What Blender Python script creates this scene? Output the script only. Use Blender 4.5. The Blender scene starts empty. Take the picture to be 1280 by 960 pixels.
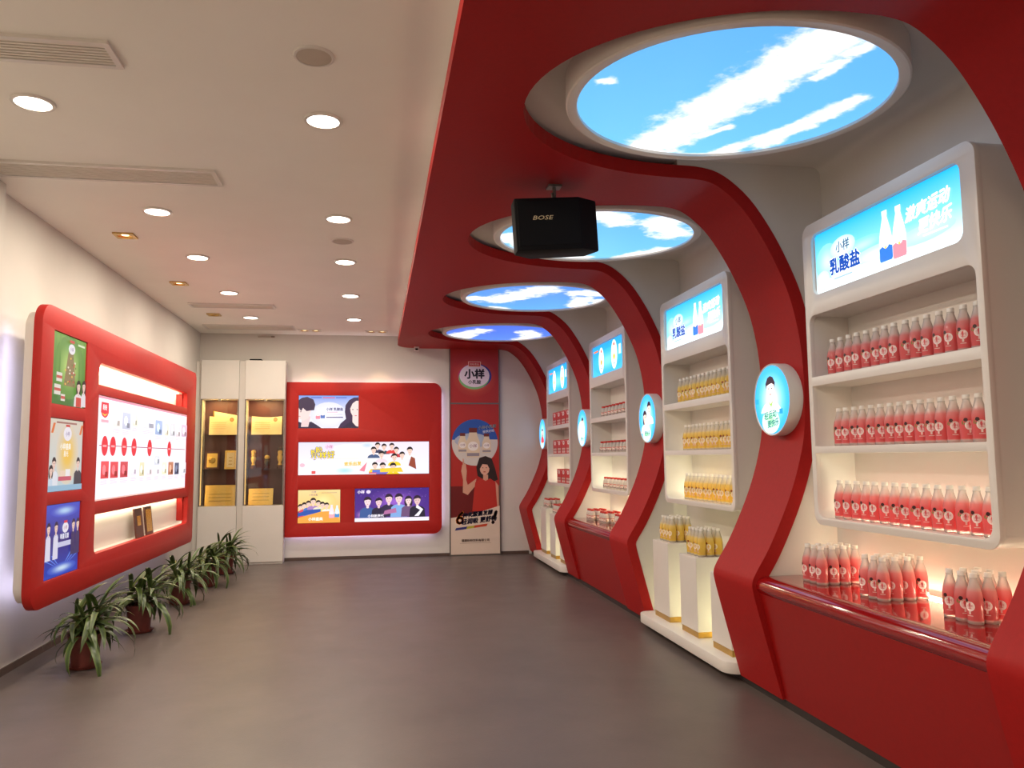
import bpy, bmesh, math, random
import numpy as np
from mathutils import Matrix, Vector

random.seed(7)
rng = np.random.default_rng(7)
SC = bpy.context.scene
COL = SC.collection
PI = math.pi

# ------------------------------------------------------------------ camera
FPX, EYE = 976.45, 1.55
YAW, PITCH, ROLL = .1728, .0939, -.0102
_f = Vector((math.sin(YAW)*math.cos(PITCH), math.cos(YAW)*math.cos(PITCH), math.sin(PITCH)))
_r = Vector((math.cos(YAW), -math.sin(YAW), 0)); _u = _r.cross(_f)
_r2 = math.cos(ROLL)*_r + math.sin(ROLL)*_u; _u2 = -math.sin(ROLL)*_r + math.cos(ROLL)*_u
cam = bpy.data.cameras.new('camera'); cam.sensor_width = 36; cam.lens = FPX/1280*36
cam.clip_start = .05; cam.clip_end = 100
camo = bpy.data.objects.new('camera', cam); COL.objects.link(camo)
camo.matrix_world = Matrix(((_r2.x, _u2.x, -_f.x, 0), (_r2.y, _u2.y, -_f.y, 0), (_r2.z, _u2.z, -_f.z, EYE), (0, 0, 0, 1)))
SC.camera = camo

# ------------------------------------------------------------------ world, exposure
w = bpy.data.worlds.new('world'); SC.world = w; w.use_nodes = True
w.node_tree.nodes['Background'].inputs[0].default_value = (0, 0, 0, 1)
w.node_tree.nodes['Background'].inputs[1].default_value = 0.0
SC.view_settings.view_transform = 'Standard'; SC.view_settings.look = 'None'
SC.view_settings.gamma = 1; SC.view_settings.use_curve_mapping = False
SC.view_settings.exposure = 0.15

DOWN_W = 19.5        # watts of one ceiling downlight
LED_W = 0.5          # scale of the LED strips

# ------------------------------------------------------------------ dimensions (metres)
XL, YB, ZC = -2.687, 12.62, 3.52        # left wall, back wall, ceiling
Y0 = -3.0                               # wall behind the camera
ZS = 3.325                              # underside of the red canopy
XN = 2.90                               # back wall of the display bays
PITCHB = 2.455; RIBC = [2.433+PITCHB*i for i in range(5)]; RH = .2825
BAYC = [RIBC[i]+PITCHB/2 for i in range(4)]

# ------------------------------------------------------------------ helpers
def lin(c, a=1.0):
    o = []
    for v in c[:3]:
        v = v/255.0
        o.append(v/12.92 if v <= .04045 else ((v+.055)/1.055)**2.4)
    return tuple(o)+(a,)

MAT = {}
def mat(name, col, rough=.5, metal=0.0, spec=.5, noise=0.0, scale=8.0, bump=0.0, bscale=60.0, coat=0.0, emit=None, estr=0.0, trans=0.0):
    m = bpy.data.materials.new(name); m.use_nodes = True; nt = m.node_tree
    b = nt.nodes['Principled BSDF']
    b.inputs['Roughness'].default_value = rough; b.inputs['Metallic'].default_value = metal
    b.inputs['Specular IOR Level'].default_value = spec; b.inputs['Coat Weight'].default_value = coat
    b.inputs['Coat Roughness'].default_value = .05
    c = lin(col)
    tc = nt.nodes.new('ShaderNodeTexCoord')
    if noise:
        n = nt.nodes.new('ShaderNodeTexNoise'); n.inputs['Scale'].default_value = scale; n.inputs['Detail'].default_value = 4
        nt.links.new(tc.outputs['Object'], n.inputs['Vector'])
        r = nt.nodes.new('ShaderNodeValToRGB')
        r.color_ramp.elements[0].position = .3; r.color_ramp.elements[1].position = .7
        r.color_ramp.elements[0].color = tuple(max(0, v*(1-noise)) for v in c[:3])+(1,)
        r.color_ramp.elements[1].color = tuple(min(1, v*(1+noise)) for v in c[:3])+(1,)
        nt.links.new(n.outputs[0], r.inputs[0]); nt.links.new(r.outputs[0], b.inputs['Base Color'])
    else:
        b.inputs['Base Color'].default_value = c
    if bump:
        n2 = nt.nodes.new('ShaderNodeTexNoise'); n2.inputs['Scale'].default_value = bscale; n2.inputs['Detail'].default_value = 3
        nt.links.new(tc.outputs['Object'], n2.inputs['Vector'])
        bp = nt.nodes.new('ShaderNodeBump'); bp.inputs['Strength'].default_value = bump; bp.inputs['Distance'].default_value = .01
        nt.links.new(n2.outputs[0], bp.inputs['Height']); nt.links.new(bp.outputs[0], b.inputs['Normal'])
    if emit:
        b.inputs['Emission Color'].default_value = lin(emit); b.inputs['Emission Strength'].default_value = estr
    MAT[name] = m
    return m

def print_mat(name, strength):
    """flat print: colour comes from the 'Col' attribute; strength>0 for back-lit film"""
    m = bpy.data.materials.new(name); m.use_nodes = True; nt = m.node_tree; b = nt.nodes['Principled BSDF']
    a = nt.nodes.new('ShaderNodeAttribute'); a.attribute_name = 'Col'
    b.inputs['Roughness'].default_value = .35
    if strength:
        b.inputs['Base Color'].default_value = (.02, .02, .02, 1)
        nt.links.new(a.outputs['Color'], b.inputs['Emission Color']); b.inputs['Emission Strength'].default_value = strength
        b.inputs['Specular IOR Level'].default_value = .25
    else:
        nt.links.new(a.outputs['Color'], b.inputs['Base Color'])
    MAT[name] = m
    return m

ORG = {}
def tag(o, label=None, cat=None, group=None, kind=None):
    if label: o['label'] = label
    if cat: o['category'] = cat
    if group: o['group'] = group
    if kind: o['kind'] = kind
    return o
def empty(name, loc, parent=None, rz=0.0):
    o = bpy.data.objects.new(name, None); COL.objects.link(o); o.empty_display_size = .05
    loc = np.array(loc, float); po = ORG[parent.name] if parent else np.zeros(3)
    o.location = loc-po; o.rotation_euler = (0, 0, rz); ORG[o.name] = loc
    if parent: o.parent = parent
    return o
def obj(name, VF, m, parent=None, smooth=None, org=None, cols=None, local=False, mats=None, mi=None):
    """one mesh object from world-space verts; its origin goes to the foot of its own box (local=True keeps verts as they are)"""
    V, F = VF; V = np.array(V, float).reshape(-1, 3)
    if local: org = np.zeros(3)
    elif org is None:
        lo, hi = V.min(0), V.max(0); org = np.array([(lo[0]+hi[0])/2, (lo[1]+hi[1])/2, lo[2]])
    org = np.array(org, float)
    me = bpy.data.meshes.new(name); me.from_pydata((V-org).tolist(), [], [list(f) for f in F])
    if mats:
        for q in mats: me.materials.append(q)
        me.polygons.foreach_set('material_index', mi)
    else: me.materials.append(m)
    if cols is not None:
        at = me.color_attributes.new('Col', 'FLOAT_COLOR', 'POINT')
        at.data.foreach_set('color', np.array(cols, np.float32).ravel())
    me.update()
    if smooth is not None:
        me.polygons.foreach_set('use_smooth', [True]*len(me.polygons)); me.set_sharp_from_angle(angle=math.radians(smooth))
    o = bpy.data.objects.new(name, me); COL.objects.link(o)
    if local: o.location = (0, 0, 0); ORG[o.name] = ORG[parent.name] if parent else org
    else:
        o.location = org-(ORG[parent.name] if parent else 0); ORG[o.name] = org
    if parent: o.parent = parent
    return o
def copy_tree(o, parent=None):
    c = o.copy(); COL.objects.link(c)
    if parent: c.parent = parent
    for ch in [x for x in bpy.data.objects if x.parent == o] if o.name not in KIDS else KIDS[o.name]: copy_tree(ch, c)
    return c
KIDS = {}
def freeze(o):
    KIDS[o.name] = list(o.children)
    for c in KIDS[o.name]: freeze(c)

def join(*parts):
    V, F = [], []
    for v, f in parts:
        n = len(V); V += [tuple(x) for x in v]; F += [[i+n for i in q] for q in f]
    return V, F
def box(x0, x1, y0, y1, z0, z1):
    V = [(x, y, z) for z in (z0, z1) for y in (y0, y1) for x in (x0, x1)]
    return V, [(0, 2, 3, 1), (4, 5, 7, 6), (0, 1, 5, 4), (2, 6, 7, 3), (0, 4, 6, 2), (1, 3, 7, 5)]
def bev(VF, wd=.01, seg=2):
    bm = bmesh.new(); vs = [bm.verts.new(v) for v in VF[0]]
    for f in VF[1]: bm.faces.new([vs[i] for i in f])
    bmesh.ops.recalc_face_normals(bm, faces=bm.faces)
    bmesh.ops.bevel(bm, geom=list(bm.edges), offset=wd, segments=seg, affect='EDGES', profile=.5)
    bm.verts.index_update(); r = ([tuple(v.co) for v in bm.verts], [[v.index for v in f.verts] for f in bm.faces]); bm.free()
    return r
def bbox(*a, w=.006, s=1): return bev(box(*a), w, s)
def lathe(prof, n=16, c=(0, 0, 0)):
    V, F = [], []
    for r, z in prof:
        for k in range(n):
            a = 2*PI*k/n; V.append((c[0]+r*math.cos(a), c[1]+r*math.sin(a), c[2]+z))
    for i in range(len(prof)-1):
        for k in range(n):
            F.append((i*n+k, i*n+(k+1) % n, (i+1)*n+(k+1) % n, (i+1)*n+k))
    F.append(tuple(range(n-1, -1, -1))); F.append(tuple(range((len(prof)-1)*n, len(prof)*n)))
    return V, F
def tube(pts, r, n=8):
    V, F = [], []; pts = [Vector(p) for p in pts]
    for i, p in enumerate(pts):
        d = (pts[min(i+1, len(pts)-1)]-pts[max(i-1, 0)]).normalized()
        a = d.orthogonal().normalized(); b = d.cross(a)
        for k in range(n):
            t = 2*PI*k/n; V.append(tuple(p+r*(a*math.cos(t)+b*math.sin(t))))
    for i in range(len(pts)-1):
        for k in range(n): F.append((i*n+k, i*n+(k+1) % n, (i+1)*n+(k+1) % n, (i+1)*n+k))
    F.append(tuple(range(n))[::-1]); F.append(tuple(range((len(pts)-1)*n, len(pts)*n)))
    return V, F
def extrude_poly(pts, axis, a0, a1):
    """closed polygon in the plane across axis ('y': pts are x,z), extruded a0..a1"""
    n = len(pts)
    if axis == 'y': V = [(p[0], a, p[1]) for a in (a0, a1) for p in pts]
    elif axis == 'x': V = [(a, p[0], p[1]) for a in (a0, a1) for p in pts]
    else: V = [(p[0], p[1], a) for a in (a0, a1) for p in pts]
    F = [tuple(range(n)), tuple(range(2*n-1, n-1, -1))]+[(i, i+n, (i+1) % n+n, (i+1) % n) for i in range(n)]
    return V, F
def fixn(VF):
    bm = bmesh.new(); vs = [bm.verts.new(v) for v in VF[0]]
    for f in VF[1]:
        try: bm.faces.new([vs[i] for i in f])
        except ValueError: pass
    bmesh.ops.recalc_face_normals(bm, faces=bm.faces); bm.verts.index_update()
    r = ([tuple(v.co) for v in bm.verts], [[v.index for v in f.verts] for f in bm.faces]); bm.free(); return r
def rrect(u0, u1, v0, v1, r, n=6):
    """rounded rectangle outline; r is one radius or four (ll, lr, ur, ul)"""
    r = [r]*4 if not isinstance(r, (list, tuple)) else r; P = []
    for (cu, cv, a0, rr) in ((u0+r[0], v0+r[0], PI, r[0]), (u1-r[1], v0+r[1], 1.5*PI, r[1]), (u1-r[2], v1-r[2], 0, r[2]), (u0+r[3], v1-r[3], .5*PI, r[3])):
        if rr < 1e-6: P.append((cu, cv)); continue
        for k in range(n+1):
            a = a0+.5*PI*k/n; P.append((cu+rr*math.cos(a), cv+rr*math.sin(a)))
    return P
# bases: (u axis, v axis, n axis) as seen by someone facing the surface
BACK = (np.array([1., 0, 0]), np.array([0, 0, 1.]), np.array([0, -1., 0]))
LEFT = (np.array([0, 1., 0]), np.array([0, 0, 1.]), np.array([1., 0, 0]))
RIGHT = (np.array([0, -1., 0]), np.array([0, 0, 1.]), np.array([-1., 0, 0]))
DOWN = (np.array([1., 0, 0]), np.array([0, -1., 0]), np.array([0, 0, -1.]))
def mapb(P, O, B): return [tuple(np.array(O)+p[0]*B[0]+p[1]*B[1]+(p[2] if len(p) > 2 else 0)*B[2]) for p in P]
def plate(outlines, t, O=(0, 0, 0), B=None, bevel=0.0):
    """flat sheet with holes, thickness t from w=0 (front) back to w=-t"""
    cu = bpy.data.curves.new('tmp', 'CURVE'); cu.dimensions = '2D'; cu.fill_mode = 'BOTH'
    cu.extrude = t/2-bevel; cu.bevel_depth = bevel; cu.bevel_resolution = 1; cu.offset = -bevel
    for pts in outlines:
        s = cu.splines.new('POLY'); s.points.add(len(pts)-1); s.use_cyclic_u = True
        s.points.foreach_set('co', [c for p in pts for c in (p[0], p[1], 0, 1)])
    o = bpy.data.objects.new('tmp', cu); me = bpy.data.meshes.new_from_object(o)
    V = [(v.co.x, v.co.y, v.co.z-t/2) for v in me.vertices]; F = [list(p.vertices) for p in me.polygons]
    bpy.data.objects.remove(o); bpy.data.curves.remove(cu); bpy.data.meshes.remove(me)
    bm = bmesh.new(); vs = [bm.verts.new(v) for v in V]
    for f in F:
        try: bm.faces.new([vs[i] for i in f])
        except ValueError: pass
    bmesh.ops.remove_doubles(bm, verts=bm.verts, dist=1e-5); bmesh.ops.recalc_face_normals(bm, faces=bm.faces)
    bm.verts.index_update(); V = [tuple(v.co) for v in bm.verts]; F = [[v.index for v in f.verts] for f in bm.faces]; bm.free()
    if B is not None: V = mapb(V, O, B)
    return V, F
_TXT = {}
def text_mesh(s):
    if s not in _TXT:
        cu = bpy.data.curves.new('tmp', 'FONT'); cu.body = s; cu.size = 1; cu.resolution_u = 2
        o = bpy.data.objects.new('tmp', cu); me = bpy.data.meshes.new_from_object(o)
        V = np.array([v.co[:2] for v in me.vertices]) if len(me.vertices) else np.zeros((3, 2)); F = [list(p.vertices) for p in me.polygons]
        bpy.data.objects.remove(o); bpy.data.curves.remove(cu); bpy.data.meshes.remove(me)
        lo, hi = V.min(0), V.max(0); V = (V-(lo+hi)/2)/max(1e-6, hi[1]-lo[1])
        _TXT[s] = (V, F)
    return _TXT[s]

class Print:
    """flat artwork: polygons in u,v metres, each laid a hair above the last"""
    EPS = .00025
    def __init__(self, w, h): self.w, self.h = w, h; self.V = []; self.F = []; self.C = []; self.k = 0; self.clip = False
    def add(self, P, F, C):
        n = len(self.V); z = self.k*self.EPS; self.k += 1
        self.V += [(p[0], p[1], z) for p in P]; self.F += [[i+n for i in f] for f in F]
        self.C += [lin(c) for c in C] if isinstance(C[0], (tuple, list)) else [lin(C)]*len(P)
        return self
    def rect(self, u0, v0, u1, v1, c, c2=None, horiz=False):
        """c at bottom (left when horiz), c2 at top (right)"""
        c2 = c2 or c; C = [c, c2, c2, c] if horiz else [c, c, c2, c2]
        return self.add([(u0, v0), (u1, v0), (u1, v1), (u0, v1)], [(0, 1, 2, 3)], C)
    def poly(self, P, c): return self.add(P, [tuple(range(len(P)))], c)
    def ell(self, cu, cv, ru, rv, c, n=28, rot=0, a0=0, a1=2*PI):
        P = []
        for k in range(n):
            a = a0+(a1-a0)*k/(n if a1-a0 > 6.28 else n-1); x, y = ru*math.cos(a), rv*math.sin(a)
            P.append((cu+x*math.cos(rot)-y*math.sin(rot), cv+x*math.sin(rot)+y*math.cos(rot)))
        return self.poly(P, c)
    def glow(self, cu, cv, ru, rv, c, bg, n=28, rings=3):
        """disc fading from c in the middle to bg at the rim"""
        P = [(cu, cv)]; C = [c]
        for q in range(1, rings+1):
            f = q/rings
            for k in range(n):
                a = 2*PI*k/n; P.append((cu+ru*f*math.cos(a), cv+rv*f*math.sin(a)))
                t = f*f*(3-2*f); C.append(tuple(c[i]*(1-t)+bg[i]*t for i in range(3)))
        F = [(0, 1+k, 1+(k+1) % n) for k in range(n)]
        for q in range(rings-1):
            for k in range(n): F.append((1+q*n+k, 1+(q+1)*n+k, 1+(q+1)*n+(k+1) % n, 1+q*n+(k+1) % n))
        return self.add(P, F, C)
    def text(self, s, cu, cv, h, c, shear=0, rot=0, wide=1.0, bold=0.0):
        V, F = text_mesh(s); P = []
        for x, y in V:
            x, y = (x*wide+shear*y)*h, y*h
            P.append((cu+x*math.cos(rot)-y*math.sin(rot), cv+x*math.sin(rot)+y*math.cos(rot)))
        if bold:
            for dx, dy in ((bold, 0), (-bold, 0), (0, bold), (0, -bold)):
                self.add([(p[0]+dx*h, p[1]+dy*h) for p in P], F, c); self.k -= 1
        return self.add(P, F, c)
    def lines(self, u0, u1, v0, dv, n, th, c):
        for i in range(n):
            e = u1-(u1-u0)*random.uniform(0, .3); self.rect(u0, v0-i*dv, e, v0-i*dv+th, c); self.k -= 1
        self.k += 1
    def person(self, cu, cv, s, hair=(35, 25, 30), cloth=(40, 40, 60), skin=(240, 205, 190), long=False, sh=1.0, drop=1.3):
        """head-and-shoulders figure; cv is the middle of the head, s its height"""
        if long: self.poly([(cu+.46*s*math.cos(a)*(1.15 if math.sin(a) < 0 else 1), cv+.05*s+.5*s*math.sin(a)*(2.1 if math.sin(a) < 0 else 1)) for a in np.linspace(0, 2*PI, 25)[:-1]], hair)
        b = cv-drop*s
        self.rect(cu-.14*s, cv-.72*s, cu+.14*s, cv-.3*s, skin)
        self.poly([(cu-.95*s*sh, b), (cu+.95*s*sh, b), (cu+.85*s*sh, cv-.92*s), (cu+.6*s*sh, cv-.72*s), (cu+.2*s, cv-.6*s), (cu, cv-.78*s), (cu-.2*s, cv-.6*s), (cu-.6*s*sh, cv-.72*s), (cu-.85*s*sh, cv-.92*s)], cloth)
        self.poly([(cu+.36*s*math.cos(a)*(1 if math.sin(a) > -.2 else .92), cv+.5*s*math.sin(a)) for a in np.linspace(0, 2*PI, 25)[:-1]], skin)
        self.poly([(cu-.40*s, cv-.05*s), (cu-.43*s, cv+.25*s), (cu-.25*s, cv+.5*s), (cu, cv+.58*s), (cu+.25*s, cv+.5*s), (cu+.43*s, cv+.25*s), (cu+.4*s, cv-.05*s), (cu+.33*s, cv+.15*s), (cu+.12*s, cv+.24*s), (cu-.1*s, cv+.2*s), (cu-.33*s, cv+.14*s)], hair)
        for d in (-.14, .14):
            self.ell(cu+d*s, cv+.0*s, .055*s, .028*s, (60, 45, 50), 10); self.k -= 1
        self.k += 1
        self.ell(cu, cv-.27*s, .085*s, .028*s, (205, 110, 110), 10)
    def build(self, name, m, parent, O, B):
        """O is the world point of u=v=0"""
        if self.clip: self.V = [(max(-self.w/2, min(self.w/2, a)), max(-self.h/2, min(self.h/2, b)), c) for a, b, c in self.V]
        return obj(name, (mapb(self.V, O, B), self.F), m, parent, cols=self.C)

# ------------------------------------------------------------------ materials
mat('wall_white', (214, 208, 201), .75, noise=.02, scale=3, bump=.02, bscale=120)
mat('ceiling_white', (249, 244, 236), .8, noise=.015, scale=2)
mat('gloss_white', (224, 218, 211), .3, noise=.012, scale=5)
mat('red_satin', (160, 25, 24), .5, spec=.18, noise=.05, scale=40, bump=.06, bscale=260)
mat('red_bench', (150, 18, 17), .35, spec=.35, noise=.04, scale=30)
mat('red_gloss', (142, 14, 16), .1, noise=.04, scale=30, coat=.6)
mat('red_panel', (178, 33, 28), .5, spec=.3, noise=.03, scale=20)
mat('dark_kick', (45, 38, 36), .5, noise=.1, scale=10)
mat('skirting', (84, 66, 58), .5, noise=.1, scale=10)
mat('brass', (196, 160, 84), .3, metal=.9, noise=.05, scale=20)
mat('gold', (226, 182, 84), .25, metal=.9, noise=.06, scale=30)
mat('gold_bright', (246, 206, 110), .35, metal=.3, noise=.06, scale=30)
mat('steel', (120, 112, 106), .35, metal=.7, noise=.05, scale=20)
mat('black_plastic', (9, 8, 11), .75, spec=.2, noise=.1, scale=200, bump=.05, bscale=400)
mat('grille_grey', (196, 184, 170), .6, noise=.03, scale=10)
mat('slot_dark', (120, 110, 100), .7, noise=.05, scale=10)
mat('vent_back', (170, 158, 146), .7, noise=.05, scale=10)
mat('vent_slat', (228, 220, 208), .6, noise=.02, scale=10)
mat('terracotta', (104, 44, 36), .55, noise=.12, scale=18, bump=.1, bscale=60)
mat('soil', (52, 38, 30), .9, noise=.35, scale=60, bump=.5, bscale=80)
mat('cane', (122, 104, 72), .7, noise=.2, scale=50)
mat('cap_white', (236, 232, 226), .35, noise=.02, scale=60)
mat('cap_red', (196, 44, 34), .35, noise=.04, scale=60)
mat('cab_back', (84, 46, 42), .5, noise=.12, scale=5)
mat('frame_wood', (84, 42, 30), .4, noise=.2, scale=30)
mat('paper_cream', (246, 226, 176), .6, noise=.03, scale=14)
mat('carton_red', (200, 40, 42), .4, noise=.03, scale=20)
mat('lens_white', (250, 245, 235), .4, noise=.01, scale=5, emit=(255, 246, 232), estr=6.0)
mat('lens_warm', (250, 225, 180), .4, noise=.01, scale=5, emit=(255, 226, 170), estr=3.0)
mat('led_cool', (240, 240, 255), .4, noise=.01, scale=5, emit=(206, 210, 255), estr=1.3)
mat('led_warm', (255, 245, 215), .4, noise=.01, scale=5, emit=(255, 240, 200), estr=2.5)
mat('led_green', (250, 255, 225), .4, noise=.01, scale=5, emit=(250, 252, 205), estr=2.5)
mat('led_amber', (255, 220, 150), .4, noise=.01, scale=5, emit=(255, 206, 120), estr=1.0)
print_mat('film_lit', 1.05); print_mat('film_bright', 1.5); print_mat('film_soft', .8); print_mat('paper_print', 0); print_mat('leaf', 0)

def floor_mat():
    m = bpy.data.materials.new('vinyl_floor'); m.use_nodes = True; nt = m.node_tree; b = nt.nodes['Principled BSDF']
    tc = nt.nodes.new('ShaderNodeTexCoord')
    n = nt.nodes.new('ShaderNodeTexNoise'); n.inputs['Scale'].default_value = 1.2; n.inputs['Detail'].default_value = 8; n.inputs['Roughness'].default_value = .7
    nt.links.new(tc.outputs['Object'], n.inputs['Vector'])
    r = nt.nodes.new('ShaderNodeValToRGB'); r.color_ramp.elements[0].position = .35; r.color_ramp.elements[1].position = .65
    r.color_ramp.elements[0].color = lin((91, 81, 77)); r.color_ramp.elements[1].color = lin((101, 89, 84))
    nt.links.new(n.outputs[0], r.inputs[0]); nt.links.new(r.outputs[0], b.inputs['Base Color'])
    n2 = nt.nodes.new('ShaderNodeTexNoise'); n2.inputs['Scale'].default_value = 3; n2.inputs['Detail'].default_value = 5
    nt.links.new(tc.outputs['Object'], n2.inputs['Vector'])
    mr = nt.nodes.new('ShaderNodeMapRange'); mr.inputs['To Min'].default_value = .34; mr.inputs['To Max'].default_value = .46
    nt.links.new(n2.outputs[0], mr.inputs['Value']); nt.links.new(mr.outputs[0], b.inputs['Roughness'])
    n3 = nt.nodes.new('ShaderNodeTexNoise'); n3.inputs['Scale'].default_value = 90; n3.inputs['Detail'].default_value = 2
    nt.links.new(tc.outputs['Object'], n3.inputs['Vector'])
    bp = nt.nodes.new('ShaderNodeBump'); bp.inputs['Strength'].default_value = .05; bp.inputs['Distance'].default_value = .01
    nt.links.new(n3.outputs[0], bp.inputs['Height']); nt.links.new(bp.outputs[0], b.inputs['Normal'])
    MAT['vinyl_floor'] = m
floor_mat()
def glass_mat():
    m = bpy.data.materials.new('clear_glass'); m.use_nodes = True; nt = m.node_tree
    out = nt.nodes['Material Output']; nt.nodes.remove(nt.nodes['Principled BSDF'])
    t = nt.nodes.new('ShaderNodeBsdfTransparent'); g = nt.nodes.new('ShaderNodeBsdfGlossy'); g.inputs['Roughness'].default_value = .03
    t.inputs[0].default_value = (.94, .95, .94, 1)
    f = nt.nodes.new('ShaderNodeFresnel'); f.inputs[0].default_value = 1.45
    mx = nt.nodes.new('ShaderNodeMixShader'); nt.links.new(f.outputs[0], mx.inputs[0]); nt.links.new(t.outputs[0], mx.inputs[1]); nt.links.new(g.outputs[0], mx.inputs[2])
    nt.links.new(mx.outputs[0], out.inputs[0]); MAT['clear_glass'] = m
glass_mat()
def drink_mat(name, stops):
    """filled bottle: colour and clearness by height along the bottle (object z): stops of (z, rgb, clear 0..1)"""
    m = bpy.data.materials.new(name); m.use_nodes = True; nt = m.node_tree
    out = nt.nodes['Material Output']; nt.nodes.remove(nt.nodes['Principled BSDF'])
    tc = nt.nodes.new('ShaderNodeTexCoord'); sp = nt.nodes.new('ShaderNodeSeparateXYZ'); nt.links.new(tc.outputs['Object'], sp.inputs[0])
    mr = nt.nodes.new('ShaderNodeMapRange'); mr.inputs['From Max'].default_value = .25; nt.links.new(sp.outputs['Z'], mr.inputs['Value'])
    rc = nt.nodes.new('ShaderNodeValToRGB'); ra = nt.nodes.new('ShaderNodeValToRGB')
    for r, q in ((rc, 1), (ra, 2)):
        while len(r.color_ramp.elements) < len(stops): r.color_ramp.elements.new(.5)
        for e, s in zip(r.color_ramp.elements, stops):
            e.position = s[0]/.25; e.color = lin(s[1]) if q == 1 else (s[2], s[2], s[2], 1)
        nt.links.new(mr.outputs[0], r.inputs[0])
    d = nt.nodes.new('ShaderNodeBsdfDiffuse'); tl = nt.nodes.new('ShaderNodeBsdfTranslucent'); tr = nt.nodes.new('ShaderNodeBsdfTransparent')
    g = nt.nodes.new('ShaderNodeBsdfGlossy'); g.inputs['Roughness'].default_value = .08
    for q in (d, tl, tr): nt.links.new(rc.outputs[0], q.inputs[0])
    m1 = nt.nodes.new('ShaderNodeMixShader'); m1.inputs[0].default_value = .36; nt.links.new(d.outputs[0], m1.inputs[1]); nt.links.new(tl.outputs[0], m1.inputs[2])
    m2 = nt.nodes.new('ShaderNodeMixShader'); nt.links.new(ra.outputs[0], m2.inputs[0]); nt.links.new(m1.outputs[0], m2.inputs[1]); nt.links.new(tr.outputs[0], m2.inputs[2])
    f = nt.nodes.new('ShaderNodeFresnel'); f.inputs[0].default_value = 1.4
    m3 = nt.nodes.new('ShaderNodeMixShader'); nt.links.new(f.outputs[0], m3.inputs[0]); nt.links.new(m2.outputs[0], m3.inputs[1]); nt.links.new(g.outputs[0], m3.inputs[2])
    nt.links.new(m3.outputs[0], out.inputs[0]); MAT[name] = m
drink_mat('pink_drink', [(0, (250, 246, 240), .6), (.010, (250, 242, 236), .5), (.018, (246, 112, 114), .05), (.10, (247, 114, 118), .05), (.14, (250, 160, 158), .1), (.160, (255, 236, 230), .35), (.2, (255, 252, 248), .35)])
drink_mat('orange_drink', [(0, (250, 247, 240), .6), (.01, (252, 242, 222), .4), (.018, (255, 214, 96), .05), (.11, (255, 217, 102), .05), (.14, (255, 226, 130), .1), (.160, (255, 244, 220), .35), (.2, (255, 252, 246), .35)])
drink_mat('milk_drink', [(0, (225, 214, 200), .05), (.04, (232, 222, 210), .05), (.08, (232, 222, 210), .05), (.1, (240, 234, 226), .05)])

def sky_mat():
    m = bpy.data.materials.new('sky_film'); m.use_nodes = True; nt = m.node_tree; b = nt.nodes['Principled BSDF']
    b.inputs['Base Color'].default_value = (.02, .02, .02, 1); b.inputs['Roughness'].default_value = .4; b.inputs['Specular IOR Level'].default_value = .2
    a = nt.nodes.new('ShaderNodeAttribute'); a.attribute_name = 'dens'; bl = nt.nodes.new('ShaderNodeAttribute'); bl.attribute_name = 'Col'
    tc = nt.nodes.new('ShaderNodeTexCoord')
    n = nt.nodes.new('ShaderNodeTexNoise'); n.inputs['Scale'].default_value = 7; n.inputs['Detail'].default_value = 9; n.inputs['Roughness'].default_value = .62
    nt.links.new(tc.outputs['Object'], n.inputs['Vector'])
    ma = nt.nodes.new('ShaderNodeMath'); ma.operation = 'MULTIPLY_ADD'; ma.inputs[1].default_value = 1.5; nt.links.new(n.outputs[0], ma.inputs[0])
    nt.links.new(a.outputs['Fac'], ma.inputs[2])
    mr = nt.nodes.new('ShaderNodeMapRange'); mr.interpolation_type = 'SMOOTHSTEP'; mr.inputs['From Min'].default_value = 1.10; mr.inputs['From Max'].default_value = 1.62
    nt.links.new(ma.outputs[0], mr.inputs['Value'])
    mx = nt.nodes.new('ShaderNodeMix'); mx.data_type = 'RGBA'; nt.links.new(mr.outputs[0], mx.inputs[0]); nt.links.new(bl.outputs['Color'], mx.inputs[6]); mx.inputs[7].default_value = (1, 1, 1, 1)
    nt.links.new(mx.outputs[2], b.inputs['Emission Color']); b.inputs['Emission Strength'].default_value = 1.15
    MAT['sky_film'] = m
sky_mat()
# ------------------------------------------------------------------ room shell
def struct(name, VF, m, parent=None, smooth=None):
    o = obj(name, VF, MAT[m], parent, smooth)
    if not parent: o['kind'] = 'structure'
    return o
struct('floor', box(XL-.15, XN+.15, Y0-.1, YB+.1, -.06, 0), 'vinyl_floor')
struct('wall_left', box(XL-.1, XL, Y0, YB, 0, 3.8), 'wall_white')
struct('wall_back', box(XL-.1, XN+.1, YB, YB+.1, 0, 3.8), 'wall_white')
struct('wall_front', box(XL-.1, XN+.1, Y0-.1, Y0, 0, 3.8), 'wall_white')
# right wall behind the bays: rounds over into the bay ceiling
ZN = 3.45
struct('wall_right', box(XN, XN+.1, Y0, YB, 0, 3.8), 'wall_white')
wp = [(XN, ZN-.06)]+[(XN-.06+.06*math.cos(a), ZN-.06+.06*math.sin(a)) for a in np.linspace(0, PI/2, 8)[1:]]+[(.39, ZN), (.39, ZN+.06), (XN, ZN+.06)]
struct('ceiling_bay', fixn(extrude_poly(wp, 'y', Y0, YB)), 'wall_white', smooth=30)
struct('ceiling', box(XL-.1, .36, Y0, YB, ZC, ZC+.06), 'ceiling_white')
struct('trim_1', box(.345, .40, Y0, YB-.35, ZS+.05, ZC+.03), 'ceiling_white')
struct('wall_pilaster', box(XL, -2.60, 5.2, 5.93, 0, ZC), 'wall_white')
struct('baseboard_left', box(XL, XL+.012, 5.93, YB, 0, .055), 'skirting')
struct('baseboard_back', box(XL, 2.45, YB-.012, YB, 0, .05), 'skirting')
struct('baseboard_right', box(2.50, XN, RIBC[0]-RH, YB, 0, .05), 'dark_kick')

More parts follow.
